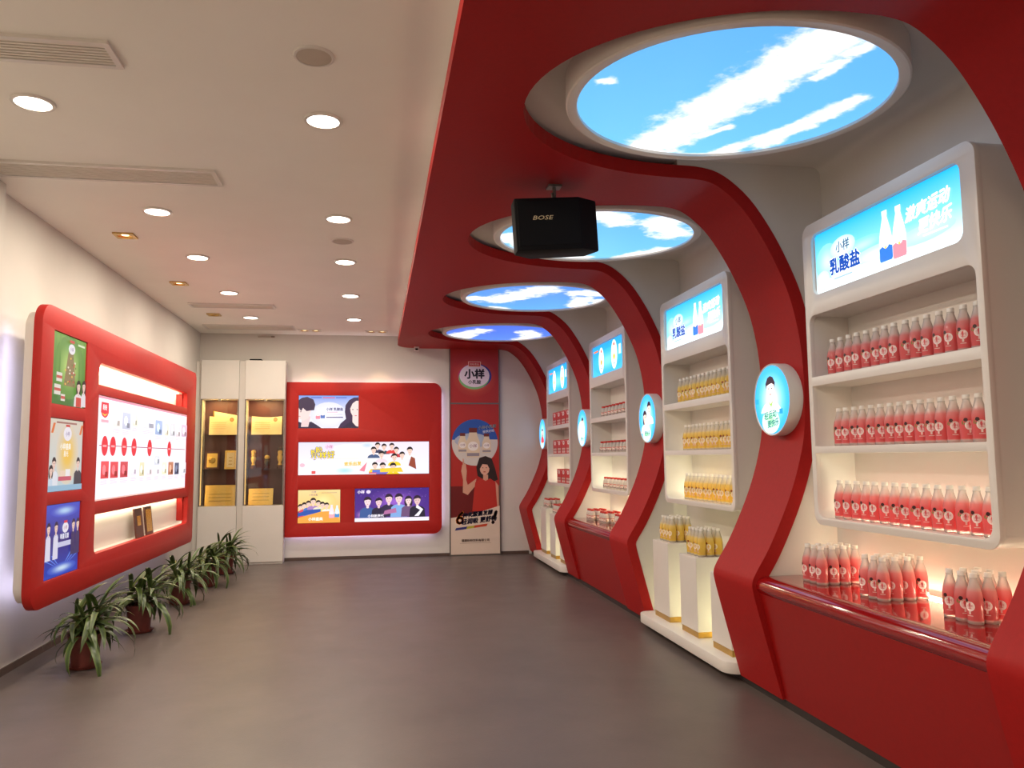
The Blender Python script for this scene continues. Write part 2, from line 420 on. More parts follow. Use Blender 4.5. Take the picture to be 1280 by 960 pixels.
# ------------------------------------------------------------------ red canopy with arch ribs
can = empty('arch_canopy', (1.6, 7.5, 0)); tag(can, 'red ceiling canopy whose ribs bend down the right side to the floor', 'canopy')
ol = [(.327, Y0), (XN, Y0), (XN, RIBC[0]-RH)]
XE = 1.9
for i in range(5):
    ol += [(XE, RIBC[i]-RH), (XE, RIBC[i]+RH if i < 4 else YB)]
    if i < 4:
        c = BAYC[i]
        for a in np.linspace(-PI/2, PI/2, 41)[1:-1]:
            ol.append((XE-1.175*math.cos(a), c+.945*math.sin(a)))
ol += [(.74, YB)]+[(.56-.233*math.cos(a), 12.22+.34*math.sin(a)) for a in np.linspace(PI*.42, 0, 8)]
obj('soffit_panel', plate([[(x, -y) for x, y in ol]], .085, (0, 0, ZS), DOWN), MAT['red_satin'], can)
PROF = [(1.90, 3.325), (2.05, 3.318), (2.17, 3.28), (2.32, 3.155), (2.45, 2.97), (2.555, 2.77), (2.635, 2.57), (2.685, 2.35), (2.706, 2.15), (2.71, 1.92), (2.697, 1.70), (2.66, 1.53), (2.60, 1.345), (2.52, 1.16), (2.42, .965), (2.328, .82), (2.302, .76), (2.308, .69), (2.36, .48), (2.46, .10), (2.473, .05)]
def catmull(P, n=4, sharp=()):
    out = []
    for i in range(len(P)-1):
        p0 = P[max(i-1, 0)]; p1 = P[i]; p2 = P[i+1]; p3 = P[min(i+2, len(P)-1)]
        for k in range(n):
            t = k/n
            out.append(tuple(.5*((2*p1[j])+(-p0[j]+p2[j])*t+(2*p0[j]-5*p1[j]+4*p2[j]-p3[j])*t*t+(-p0[j]+3*p1[j]-3*p2[j]+p3[j])*t**3) for j in (0, 1)))
    out.append(P[-1]); return out
CP = catmull(PROF, 4)
def offs(P, d):
    o = []
    for i, p in enumerate(P):
        a = np.array(P[max(i-1, 0)]); b = np.array(P[min(i+1, len(P)-1)]); t = (b-a)/np.linalg.norm(b-a)
        o.append((p[0]-t[1]*d, p[1]+t[0]*d))
    return o
OP = offs(CP, .085)
def rib_x(z):
    q = [p for p in CP if p[1] < 3.3]
    return float(np.interp(z, [p[1] for p in q][::-1], [p[0] for p in q][::-1]))
for i in range(5):
    y0, y1 = RIBC[i]-RH, (RIBC[i]+RH if i < 4 else YB)
    obj('arch_rib', fixn(extrude_poly(CP+OP[::-1], 'y', y0, y1)), MAT['red_satin'], can, smooth=28)
    mp = offs(CP, .05)
    pts = [(1.9, ZN+.01)]+mp+[(mp[-1][0], .04), (XN+.02, .04), (XN+.02, ZN+.01)]
    struct('wall_partition', fixn(extrude_poly(pts, 'y', y0+.012, y1-.012)), 'wall_white')

# ------------------------------------------------------------------ sky ovals
CLOUDS = [
 [((-.2, .67), (.19, -.69), .17), ((-.12, .11), (.02, -.3), .1), ((-.1, .75), (.41, .64), .02), ((.2, .72), (.5, .22), .06), ((.42, .5), (.63, -.09), .07), ((.30, -.28), (.36, -.62), .035), ((-.72, -.08), (-.66, -.1), .03), ((.02, .45), (.13, .3), .02)],
 [((-.71, .1), (-.5, .35), .12), ((-.3, .6), (.08, .66), .08), ((-.2, -.62), (.05, -.42), .14), ((.37, -.45), (.6, -.15), .15), ((.4, .6), (.68, .31), .09)],
 [((-.7, .1), (-.4, .15), .12), ((-.4, .15), (0, -.42), .2), ((-.4, .6), (-.22, .7), .08), ((.44, -.3), (.62, -.3), .16), ((.56, .0), (.58, .35), .14), ((.75, .05), (.78, .2), .08)],
 [((-.62, .37), (-.3, -.15), .16), ((-.45, .55), (-.4, .3), .1), ((.36, -.1), (.52, .3), .15), ((.38, .6), (.5, .1), .12)]]
BLUES = [((92, 170, 244), (112, 196, 250)), ((96, 176, 246), (120, 202, 252)), ((84, 140, 232), (96, 170, 242)), ((70, 108, 228), (92, 140, 238))]
RX, RY = .779, .696
def seg_d(p, a, b):
    a, b, p = map(np.array, (a, b, p)); t = np.clip(np.dot(p-a, b-a)/max(1e-9, np.dot(b-a, b-a)), 0, 1); return np.linalg.norm(p-a-t*(b-a))
def ell_ring(cx, cy, rx, ry, n=72): return [(cx+rx*math.cos(2*PI*k/n), cy+ry*math.sin(2*PI*k/n)) for k in range(n)]
def ell_loft(cx, cy, secs, n=72):
    V, F = [], []
    for e, z in secs: V += [(x, y, z) for x, y in ell_ring(cx, cy, RX+e, RY+e, n)]
    for i in range(len(secs)-1):
        for k in range(n): F.append((i*n+k, i*n+(k+1) % n, (i+1)*n+(k+1) % n, (i+1)*n+k))
    return V, F
SKYLAB = ['round sky light box with one long diagonal cloud, over the pink bottle bay', 'round sky light box partly behind the hanging black speaker', 'round sky light box over the milk bottle bay', 'round deep blue sky light box over the red carton bay']
for i in range(4):
    cx, cy = 1.75, BAYC[i]-.136
    t = empty('sky_light', (cx, cy, 3.308)); tag(t, SKYLAB[i], 'ceiling light', 'sky ovals in the canopy')
    obj('drum', fixn(ell_loft(cx, cy, [(.0, 3.335), (.002, 3.312), (.008, 3.308), (.05, 3.308), (.058, 3.314), (.058, 3.449), (.0, 3.449), (0, 3.335)])), MAT['gloss_white'], t, smooth=35)
    V, F, D, C = [(cx, cy, 3.326)], [], [], []
    NR, NA = 26, 84
    for q in range(1, NR+1):
        for k in range(NA):
            a = 2*PI*k/NA; V.append((cx+(RX+.002)*q/NR*math.cos(a), cy+(RY+.002)*q/NR*math.sin(a), 3.326))
    F += [(0, 1+(k+1) % NA, 1+k) for k in range(NA)]
    for q in range(NR-1):
        for k in range(NA): F.append((1+q*NA+k, 1+q*NA+(k+1) % NA, 1+(q+1)*NA+(k+1) % NA, 1+(q+1)*NA+k))
    for v in V:
        p = (v[0]-cx, v[1]-cy); d = 0
        for a, b, r in CLOUDS[i]: d = max(d, 1.1-.62*seg_d(p, a, b)/max(r*1.1, .035))
        D.append(max(0, min(1, d))); f = (p[1]+.7)/1.4
        C.append(lin(tuple(BLUES[i][0][j]*(1-f)+BLUES[i][1][j]*f for j in range(3))))
    o = obj('sky_film', (V, F), MAT['sky_film'], t, cols=C)
    at = o.data.attributes.new('dens', 'FLOAT', 'POINT'); at.data.foreach_set('value', D)

# ------------------------------------------------------------------ lamps
def area(name, loc, size, watts, col, rot=(0, 0, 0), sy=None, parent=None, spread=PI):
    l = bpy.data.lights.new(name, 'AREA'); l.energy = watts; l.color = lin(col)[:3]; l.spread = spread
    if sy: l.shape = 'RECTANGLE'; l.size = size; l.size_y = sy
    else: l.shape = 'DISK'; l.size = size
    o = bpy.data.objects.new(name, l); COL.objects.link(o); o.rotation_euler = rot
    if parent: o.parent = parent; o.location = np.array(loc, float)-ORG[parent.name]
    else: o.location = loc
    return o
def downlight(x, y, label, group):
    off = '_offscreen' if y < 4 else ''      # the rows of ceiling lamps go on behind the camera
    t = empty('downlight'+off, (x, y, ZC-.012)); tag(t, label, 'downlight', group)
    r = .092
    obj('trim_ring', lathe_open([(r, 0), (r+.016, 0), (r+.020, .008), (r+.020, .0125)], 28, (x, y, ZC-.0125)), MAT['gloss_white'], t, smooth=40)
    obj('lens'+off, (lambda V: (V, [tuple(range(len(V)))[::-1]]))([(x+r*math.cos(a), y+r*math.sin(a), ZC-.009) for a in np.linspace(0, 2*PI, 29)[:-1]]), MAT['lens_white'], t)
    area('downlight_lamp'+off, (x, y, ZC-.02), .17, DOWN_W, (255, 242, 220), parent=t)
def lathe_open(prof, n, c):
    V, F = lathe(prof, n, c); return V, F[:-2]
DY = [4.51, 6.41, 7.84, 9.49, 11.13]
for y in [-2.3, -.6, 1.1, 2.8]+DY:
    downlight(-.314, y, 'round ceiling downlight in the row beside the red canopy', 'downlights beside the canopy')
for y in [-2.3, -.6, 1.1, 2.8]+DY:
    downlight(-1.715-(.15 if y == 4.51 else 0), y, 'round ceiling downlight in the row towards the left red panel', 'downlights towards the left wall')
def square_spot(x, y, n, label, group, rz=0, lit=True):
    t = empty('square_spotlight', (x, y, ZC-.01)); tag(t, label, 'spotlight', group)
    W = .085; w2 = W*(n if n > 1 else 1)
    ou = rrect(-w2, w2, -W, W, .008, 2); ho = []
    for k in range(n):
        c = (-w2+W*(2*k+1)) if n > 1 else 0; ho.append([(c+.066*math.cos(a), .066*math.sin(a)) for a in np.linspace(0, 2*PI, 21)[:-1]])
    obj('frame', plate([ou]+ho, .012, (x, y, ZC-.012), DOWN), MAT['brass' if n == 1 else 'gloss_white'], t)
    for h in ho:
        c = sum(p[0] for p in h)/len(h)
        obj('reflector', (mapb([(p[0], p[1], -.003) for p in h]+[(c+(p[0]-c)*.45, p[1]*.45, -.0115) for p in h], (x, y, ZC-.012), DOWN),
            [(k, (k+1) % 20, 20+(k+1) % 20, 20+k) for k in range(20)]), MAT['gold'], t, smooth=60)
        obj('bulb', (mapb([(c+(p[0]-c)*.46, p[1]*.46, -.0105) for p in h], (x, y, ZC-.012), DOWN), [tuple(range(20))]), MAT['lens_warm' if lit else 'slot_dark'], t)
    return t
def spot(t, loc, aim, watts, ang, col=(255, 214, 150)):
    l = bpy.data.lights.new('spot_lamp', 'SPOT'); l.energy = watts; l.color = lin(col)[:3]; l.spot_size = ang; l.spot_blend = .5; l.shadow_soft_size = .03
    o = bpy.data.objects.new('spot_lamp', l); COL.objects.link(o)
    o.rotation_euler = (Vector(aim)-Vector(loc)).to_track_quat('-Z', 'Y').to_euler(); o.parent = t; o.location = np.array(loc, float)-ORG[t.name]
for y, a in ((7.153, .5), (9.057, 0), (10.975, 0)):
    t = square_spot(-2.17, y, 1, 'square gold recessed spotlight above the left red panel', 'gold spotlights along the left wall', lit=y < 10)
    if y < 10: spot(t, (-2.17, y, ZC-.03), (-2.6, y+(-.55 if y < 8 else .1), 2.2), 5 if y < 8 else 3, math.radians(48))
for x in (-1.0, .0):
    t = square_spot(x, 12.17, 2, 'twin square recessed spotlight near the back wall', 'twin spotlights near the back wall')
    spot(t, (x, 12.17, ZC-.03), (x+.1, 12.6, 2.0), 22, math.radians(50))

# ceiling grilles, speakers, small things
def vent(x0, x1, y0, y1, label):
    t = empty('ceiling_vent', ((x0+x1)/2, (y0+y1)/2, ZC-.02)); tag(t, label, 'air vent', 'ceiling air vents')
    O = (0, 0, ZC-.018)
    obj('frame', plate([rrect(x0, x1, -y1, -y0, .006, 1), rrect(x0+.03, x1-.03, -y1+.03, -y0-.03, .002, 1)], .018, O, DOWN), MAT['gloss_white'], t)
    obj('backing', box(x0+.03, x1-.03, y0+.03, y1-.03, ZC-.004, ZC-.0005), MAT['vent_back'], t)
    n = max(3, int((y1-y0-.06)/.026))
    for k in range(n):
        y = y0+.03+(k+.5)*(y1-y0-.06)/n
        obj('slat', box(x0+.03, x1-.03, y-.008, y+.008, ZC-.013, ZC-.005), MAT['vent_slat'], t)
vent(-2.35, -1.25, 3.77, 4.02, 'long slatted air vent in the ceiling, farthest from the back wall')
vent(-2.55, -1.09, 5.42, 5.72, 'long slatted air vent in the ceiling near the pilaster')
vent(-2.33, -1.29, 10.17, 10.42, 'slatted air vent in the ceiling between the last downlights')
vent(-2.49, -1.21, 11.77, 12.13, 'slatted air vent in the ceiling in front of the trophy cabinets')
for y, lab in ((3.77, 'round grey ceiling loudspeaker between the large vent and the canopy'), (7.08, 'round grey ceiling loudspeaker between two downlights')):
    t = empty('ceiling_loudspeaker', (-.31, y, ZC-.01)); tag(t, lab, 'loudspeaker', 'round ceiling loudspeakers')
    obj('rim', lathe_open([(.085, .002), (.088, 0), (.098, .002), (.102, .010)], 28, (-.31, y, ZC-.0105)), MAT['gloss_white'], t, smooth=40)
    obj('grille', lathe([(.086, 0), (.05, -.004), (.01, -.005)], 28, (-.31, y, ZC-.007)), MAT['grille_grey'], t, smooth=60)
t = empty('wall_sensor', (-1.70, YB, 3.46)); tag(t, 'small flat grey sensor box high on the back wall', 'sensor')
obj('housing', bbox(-1.83, -1.57, YB-.02, YB, 3.462, 3.49), MAT['grille_grey'], t); obj('window', box(-1.63, -1.58, YB-.022, YB-.019, 3.468, 3.484), MAT['slot_dark'], t)
t = empty('security_camera', (.63, 12.45, 3.26)); tag(t, 'small white security camera under the canopy edge at the back wall', 'camera')
obj('housing', bbox(.59, .67, 12.40, 12.5, 3.262, 3.326), MAT['gloss_white'], t); obj('lens', bbox(.608, .652, 12.392, 12.401, 3.268, 3.296, w=.003), MAT['black_plastic'], t)

# ------------------------------------------------------------------ hanging loudspeaker
t = empty('hanging_loudspeaker', (1.145, 4.87, 2.87)); tag(t, 'black loudspeaker hanging from the red canopy on a short bracket', 'loudspeaker')
sp = [(-.28, -.14), (.145, -.15), (.29, -.03), (.24, .14), (-.14, .17), (-.27, .02)]
def spk(pts, z0, z1): return fixn(extrude_poly(pts, 'z', z0, z1))
R0 = Matrix.Rotation(math.radians(-4), 4, 'Y') @ Matrix.Rotation(math.radians(4), 4, 'X')
cab = obj('cabinet', bev(spk(sp, 0, .335), .012, 2), MAT['black_plastic'], t, local=True, smooth=40); cab.matrix_local = R0
gr = obj('grille', bev((lambda P: fixn(extrude_poly(P, 'z', .03, .315)))([(-.262, -.1455), (.137, -.156), (.137, -.148), (-.262, -.137)]), .002, 1), MAT['black_plastic'], t, local=True); gr.matrix_local = R0
p = Print(.1, .03); p.text('BOSE', 0, 0, .026, (214, 196, 150), shear=.35, wide=1.5)
bd = obj('badge', ([(-.10+a*.9997-0*b, -.153-.00-a*.0235-.0015, .205+b) for a, b, c in p.V], p.F), MAT['paper_print'], t, cols=p.C, local=True); bd.matrix_local = R0
obj('bracket', join(tube([(1.145, 4.87, ZS+.005), (1.145, 4.87, 3.24)], .012), tube([(1.13, 4.85, 3.27), (1.16, 4.9, 3.185)], .014), bbox(1.10, 1.19, 4.83, 4.92, ZS-.012, ZS+.004, w=.003)), MAT['steel'], t, smooth=40)
# ------------------------------------------------------------------ benches
for b, lab in ((0, 'glossy red bench under the pink bottle tower'), (2, 'glossy red bench under the milk bottle tower')):
    y0, y1 = RIBC[b]+RH, RIBC[b+1]-RH
    t = empty('display_bench', (2.6, (y0+y1)/2, .05)); tag(t, lab, 'bench', 'red display benches')
    XT = XN-.022
    top = [(XT, .80), (2.43, .80)]+[(2.395+.07*math.cos(a)-0, .742+.058*math.sin(a)) for a in np.linspace(PI*.45, PI*1.12, 9)]+[(2.345, .70), (2.42, .69), (XT, .69)]
    obj('bench_top', fixn(extrude_poly(top, 'y', y0, y1)), MAT['red_gloss'], t, smooth=35)
    obj('front_panel', fixn(extrude_poly([(2.345, .702), (2.492, .05), (2.56, .05), (2.42, .702)], 'y', y0, y1)), MAT['red_bench'], t)
    obj('led_strip', box(2.852, 2.876, y0+.1, y1-.1, .799, .808), MAT['led_warm'], t)
    area('bench_lamp', (2.872, (y0+y1)/2, .815), .03, 9*LED_W, (255, 236, 196), (0, math.radians(150), 0), sy=y1-y0-.2, parent=t)

# ------------------------------------------------------------------ plinths and pedestals
for b, nm in ((1, 'orange bottle'), (3, 'red carton')):
    dy = (b-1)*PITCHB; y0, y1 = RIBC[b]+RH+.004, RIBC[b+1]-RH-.004
    t = empty('display_plinth', (2.64, (y0+y1)/2, .05)); tag(t, 'low white plinth with rounded corners under the %s bay' % nm, 'plinth', 'white floor plinths')
    obj('plinth_slab', plate([rrect(2.38, XN, -y1, -y0, [.11, .01, .01, .11], 8)], .082, (0, 0, .05), DOWN, bevel=.006), MAT['gloss_white'], t, smooth=40)
    obj('led_strip', box(2.85, 2.893, y0+.05, y1-.05, .12, .1326), MAT['led_green'], t)
    area('plinth_lamp', (2.868, (y0+y1)/2, .15), .04, 15*LED_W, (250, 252, 200), (0, math.radians(140), 0), sy=y1-y0-.1, parent=t)
    for k, (a0, a1, h) in enumerate(((6.50, 6.87, .80), (5.90, 6.24, .75), (5.31, 5.64, .685))):
        q = empty('pedestal', (2.65, (a0+a1)/2+dy, .132)); tag(q, '%s white pedestal with a brass foot in the %s bay' % (('tallest', 'middle-height', 'lowest')[k], nm), 'pedestal', 'white pedestals on the plinths')
        obj('column', bbox(2.48, 2.80, a0+dy, a1+dy, .178, h, w=.004), MAT['gloss_white'], q)
        obj('brass_foot', box(2.486, 2.794, a0+dy+.006, a1+dy-.006, .132, .179), MAT['brass'], q)

# ------------------------------------------------------------------ display towers
XF, TZ0, TZ1 = 2.575, 1.138, 2.935
SHZ = [2.01, 1.597, 1.18]                 # floors of the three compartments
CEIL = [2.378, 1.955, 1.556]
def cloudy(p, w, h):
    p.rect(-w/2, -h/2, w/2, 0, (232, 247, 250), (120, 206, 244)); p.k -= 1
    p.rect(-w/2, 0, w/2, h/2, (120, 206, 244), (8, 168, 240))
    for (u, v, ru, rv, c) in ((-.40, -.02, .10, .30, (196, 232, 248)), (-.44, -.3, .14, .16, (240, 250, 252)), (-.12, .0, .16, .12, (176, 226, 248)), (-.02, -.22, .2, .14, (224, 244, 250)), (.28, -.2, .18, .12, (190, 230, 248)), (-.2, -.38, .3, .1, (246, 252, 252)), (.2, -.4, .26, .08, (240, 250, 252))):
        bgf = 1 if v > 0 else 0
        bgc = tuple((232, 247, 250)[j]*(-2*v)+(120, 206, 244)[j]*(1+2*v) for j in range(3)) if v <= 0 else (110, 203, 244)
        ru, rv = min(ru*w, w/2-abs(u*w)-.002), min(rv*h, h/2-abs(v*h)-.002)
        p.glow(u*w, v*h, ru, rv, c, bgc, 20, 4)
def bottle_art(p, u, v0, h, top, bot, mark):
    b = v0
    P = [(-.13, 0), (.13, 0), (.15, .04), (.15, .42), (.12, .6), (.055, .86), (.055, .9)]
    left = [(-x, y) for x, y in P[2:]][::-1]
    p.poly([(u+x*h*1.3, b+y*h) for x, y in P+[(.06, .9), (.06, 1), (-.06, 1), (-.06, .9)]+left], top)
    p.poly([(u+x*h*1.3, b+y*h) for x, y in [(-.13, 0), (.13, 0), (.15, .04), (.15, .27), (0, .34), (-.15, .27), (-.15, .04)]], bot)
    p.ell(u, b+.37*h, .11*h, .12*h, (255, 250, 250), 18); p.text('小样', u, b+.38*h, .05*h, mark); p.ell(u, b+.27*h, .025*h, .03*h, (255, 190, 60), 10)
def sign_drink(w, h):
    p = Print(w, h); cloudy(p, w, h)
    p.glow(-.27*w, .12*h, .1*w, .17*h, (250, 253, 255), (176, 226, 248), 20, 2)
    p.text('小样', -.27*w, .14*h, .17*h, (70, 100, 130), bold=.03)
    p.text('乳酸盐', -.26*w, -.14*h, .25*h, (252, 254, 255), bold=.11); p.text('乳酸盐', -.26*w, -.14*h, .25*h, (22, 70, 160), bold=.045)
    p.rect(-.345*w, -.36*h, -.2*w, -.335*h, (150, 180, 200))
    bottle_art(p, .045*w, -.38*h, .74*h, (238, 250, 255), (30, 110, 200), (60, 100, 170)); bottle_art(p, .135*w, -.40*h, .74*h, (255, 240, 240), (246, 130, 145), (200, 80, 90))
    p.text('激爽运动', .31*w, .16*h, .2*h, (255, 255, 255), shear=.3, rot=.06, bold=.05); p.text('更快乐', .35*w, -.08*h, .2*h, (255, 255, 255), shear=.3, rot=.06, bold=.05)
    p.rect(.28*w, -.25*h, .42*w, -.225*h, (235, 248, 255))
    return p
def milk_art(p, u, v0, h, lab=(240, 170, 60)):
    p.ell(u, v0+.5*h, .33*h, .5*h, (255, 255, 255), 28)
    p.poly([(u+x*h, v0+y*h) for x, y in [(-.14, .1), (.14, .1), (.16, .2), (.15, .55), (.08, .72), (.08, .84), (-.08, .84), (-.08, .72), (-.15, .55), (-.16, .2)]], (250, 240, 222))
    p.rect(u-.085*h, v0+.8*h, u+.085*h, v0+.9*h, (232, 70, 50)); p.ell(u, v0+.42*h, .11*h, .1*h, lab, 16); p.rect(u-.14*h, v0+.16*h, u+.14*h, v0+.22*h, (150, 190, 220))
    p.text('小样', u, v0+.43*h, .09*h, (120, 60, 40))
def sign_milk(w, h):
    p = Print(w, h); p.rect(-w/2, -h/2, w/2, h/2, (60, 180, 240), (10, 150, 232)); p.glow(0, -.1*h, .46*w, .4*h, (120, 206, 246), (40, 168, 238), 24, 4)
    p.rect(-.46*w, .3*h, -.3*w, .36*h, (232, 120, 60)); milk_art(p, -.2*w, -.44*h, .84*h); milk_art(p, .22*w, -.44*h, .9*h, (250, 210, 60))
    p.rect(.36*w, -.05*h, .43*w, .25*h, (200, 230, 200)); return p
TOWER = [('pink bottles', 'tall white shelf tower holding pink bottles, its lit sign showing two bottles'),
         ('orange bottles', 'tall white shelf tower holding orange bottles'),
         ('milk bottles', 'tall white shelf tower holding red-capped milk bottles'),
         ('red cartons', 'tall white shelf tower holding red cartons')]
TY = []
for b in range(4):
    c = BAYC[b]-.04; y0, y1 = c-.705, c+.705; TY.append((y0, y1))
    t = empty('display_tower', ((XF+XN)/2, c, TZ0)); tag(t, TOWER[b][1], 'display shelf', 'white shelf towers in the bays')
    O = (XF, c, 0)
    holes = [rrect(-.61, .61, 2.495, 2.862, .05, 5), rrect(-.665, .665, SHZ[0], CEIL[0], [.004, .004, .05, .05], 5), rrect(-.665, .665, SHZ[1], CEIL[1], .004, 1), rrect(-.665, .665, SHZ[2], CEIL[2], [.06, .06, .004, .004], 5)]
    obj('front_frame', plate([rrect(-.705, .705, TZ0, TZ1, .07, 7)]+holes, .03, O, RIGHT, bevel=.003), MAT['gloss_white'], t, smooth=40)
    bx = XF+.029
    obj('case', plate([rrect(-.702, .702, TZ0+.003, TZ1-.003, .068, 7), rrect(-.665, .665, SHZ[2], TZ1-.05, .055, 7)], XN-bx, (bx, c, 0), RIGHT), MAT['gloss_white'], t, smooth=40)
    obj('back_panel', box(2.83, 2.85, y0+.04, y1-.04, SHZ[2], TZ1-.05), MAT['gloss_white'], t)
    for z0, z1 in ((CEIL[2], SHZ[1]), (CEIL[1], SHZ[0]), (CEIL[0], 2.47)):
        obj('shelf', box(bx, 2.83, y0+.04, y1-.04, z0, z1), MAT['gloss_white'], t)
    sg = obj('light_box', box(XF+.022, XF+.10, c-.615, c+.615, 2.49, 2.866), MAT['gloss_white'], t)
    p = sign_drink(1.2, .36) if b < 2 else sign_milk(1.2, .36)
    p.build('sign_film', MAT['film_bright'], sg, (XF+.0215, c, 2.6785), RIGHT)
    obj('led_strip', box(2.808, 2.828, y0+.05, y1-.05, SHZ[2], SHZ[2]+.01), MAT['led_green'], t)
    area('tower_lamp_low', (2.806, c, SHZ[2]+.013), .025, 4.5*LED_W, (248, 244, 212), (0, math.radians(150), 0), sy=1.25, parent=t)
    if b < 2: area('tower_lamp_mid', (2.806, c, SHZ[1]+.006), .02, 1.2*LED_W, (255, 240, 205), (0, math.radians(150), 0), sy=1.25, parent=t)

# ------------------------------------------------------------------ round signs on the ribs
def disc_sign(i, label, art):
    z = 1.92; y = RIBC[i]-.025; r = .243; x0 = rib_x(z)
    t = empty('round_light_box', (x0, y, z-r)); tag(t, label, 'sign', 'round light boxes on the arch ribs')
    xf = x0-.095; n = 40
    secs = [(r-.012, xf+.004), (r-.003, xf), (r, xf+.005), (r, x0+.004), (r-.05, x0+.004)]
    V, F = [], []
    for rr, x in secs: V += [(x, y-rr*math.cos(2*PI*k/n), z+rr*math.sin(2*PI*k/n)) for k in range(n)]
    for q in range(len(secs)-1):
        for k in range(n): F.append((q*n+k, q*n+(k+1) % n, (q+1)*n+(k+1) % n, (q+1)*n+k))
    obj('drum', fixn((V, F)), MAT['gloss_white'], t, smooth=40)
    p = Print(r, r); art(p, r-.006); p.build('disc_film', MAT['film_bright'], t, (xf+.0065-.001, y, z), RIGHT)
def clip_circle(p, r):
    V = np.array(p.V); d = np.hypot(V[:, 0], V[:, 1]); s = np.where(d > r, r/d, 1); p.V = [(v[0]*k, v[1]*k, v[2]) for v, k in zip(V, s)]
def base_art(p, r):
    p.glow(0, 0, r, r, (245, 252, 255), (30, 170, 245), 40, 5); p.glow(-.1*r, -.62*r, .5*r, .34*r, (170, 245, 170), (215, 245, 245), 24, 3)
def slogan(p, r):
    p.text('轻运动', -.1*r, -.42*r, .22*r, (30, 130, 110), shear=.15, rot=.12, bold=.03); p.text('更快乐', .05*r, -.66*r, .2*r, (20, 110, 120), shear=.15, rot=.12, bold=.03)
def artB(p, r):
    base_art(p, r); p.person(-.05*r, .32*r, .62*r, hair=(40, 22, 40), cloth=(246, 252, 250), skin=(252, 232, 224), drop=1.1)
    p.poly([(-.22*r, -.02*r), (-.05*r, -.12*r), (.1*r, -.02*r), (-.02*r, -.22*r)], (150, 225, 90)); slogan(p, r); p.rect(.42*r, -.42*r, .6*r, -.28*r, (0, 150, 230)); p.rect(-.95*r, -.08*r, -.75*r, .06*r, (0, 160, 240)); clip_circle(p, r)
def artC(p, r):
    base_art(p, r); p.person(-.28*r, .05*r, .5*r, long=True, hair=(30, 20, 36), cloth=(236, 246, 252)); p.person(.26*r, .4*r, .5*r, hair=(30, 20, 36), cloth=(245, 250, 255)); p.text('更快乐', .0, -.62*r, .2*r, (20, 130, 120), bold=.03); clip_circle(p, r)
def artD(p, r):
    base_art(p, r); p.glow(-.2*r, -.2*r, .7*r, .6*r, (180, 235, 205), (230, 248, 252), 24, 3); p.person(.05*r, .3*r, .48*r, hair=(34, 24, 40), cloth=(215, 240, 230)); p.text('更快乐', 0, -.6*r, .2*r, (20, 130, 120), bold=.03); clip_circle(p, r)
def artE(p, r):
    base_art(p, r); p.person(0, .1*r, .5*r, long=True, hair=(60, 40, 50), cloth=(224, 60, 70)); p.poly([(-.4*r, -.6*r), (.4*r, -.6*r), (.3*r, -.2*r), (-.3*r, -.2*r)], (226, 60, 70)); clip_circle(p, r)
disc_sign(1, 'round lit sign showing a dark-haired boy, on the red rib beside the pink bottle tower', artB)
disc_sign(2, 'round lit sign with two dark-haired figures on the red rib between orange and milk bottles', artC)
disc_sign(3, 'round lit pale sign on the red rib between the milk bottles and the red cartons', artD)
disc_sign(4, 'round lit sign with a figure in red on the red rib at the back wall', artE)

# ------------------------------------------------------------------ bottles
def wrap(p, R, z, tilt=0.0):
    """lay flat artwork round a bottle of radius R facing local -x"""
    out = []
    for u, v, w_ in p.V:
        a = PI+u/R; rr = R+.0004+w_; out.append((rr*math.cos(a), rr*math.sin(a), z+v))
    return out
def drink_bottle(name, m, leaf, ink):
    t = empty(name, (0, 0, 0))
    prof = [(.020, .004), (.030, 0), (.033, .004), (.0335, .012), (.0325, .03), (.034, .05), (.035, .085), (.034, .115), (.030, .14), (.0225, .166), (.0160, .188), (.0150, .196), (.0165, .197), (.0165, .200), (.0140, .201), (.0140, .203)]
    obj('body', lathe(prof, 16), m, t, smooth=50, local=True)
    obj('cap', lathe([(.0155, .2), (.0160, .202), (.0160, .2165), (.0150, .219), (.0, .2192)], 14), MAT['cap_white'], t, smooth=40, local=True)
    p = Print(.04, .05)
    p.ell(-.022, .014, .014, .010, leaf[0], 10, rot=.7); p.ell(-.016, .025, .009, .009, leaf[1], 10)
    p.ell(0, 0, .0205, .0215, ink[0], 18); p.ell(0, 0, .017, .018, ink[1], 18); p.text('小样', 0, .002, .012, ink[2]); p.rect(-.008, -.010, .008, -.008, ink[2])
    p.rect(-.004, -.034, .004, -.020, (250, 214, 206)); p.rect(-.012, -.042, .012, -.039, (248, 206, 200))
    obj('label', (wrap(p, .0347, .078), p.F), MAT['paper_print'], t, cols=p.C, local=True)
    freeze(t); return t
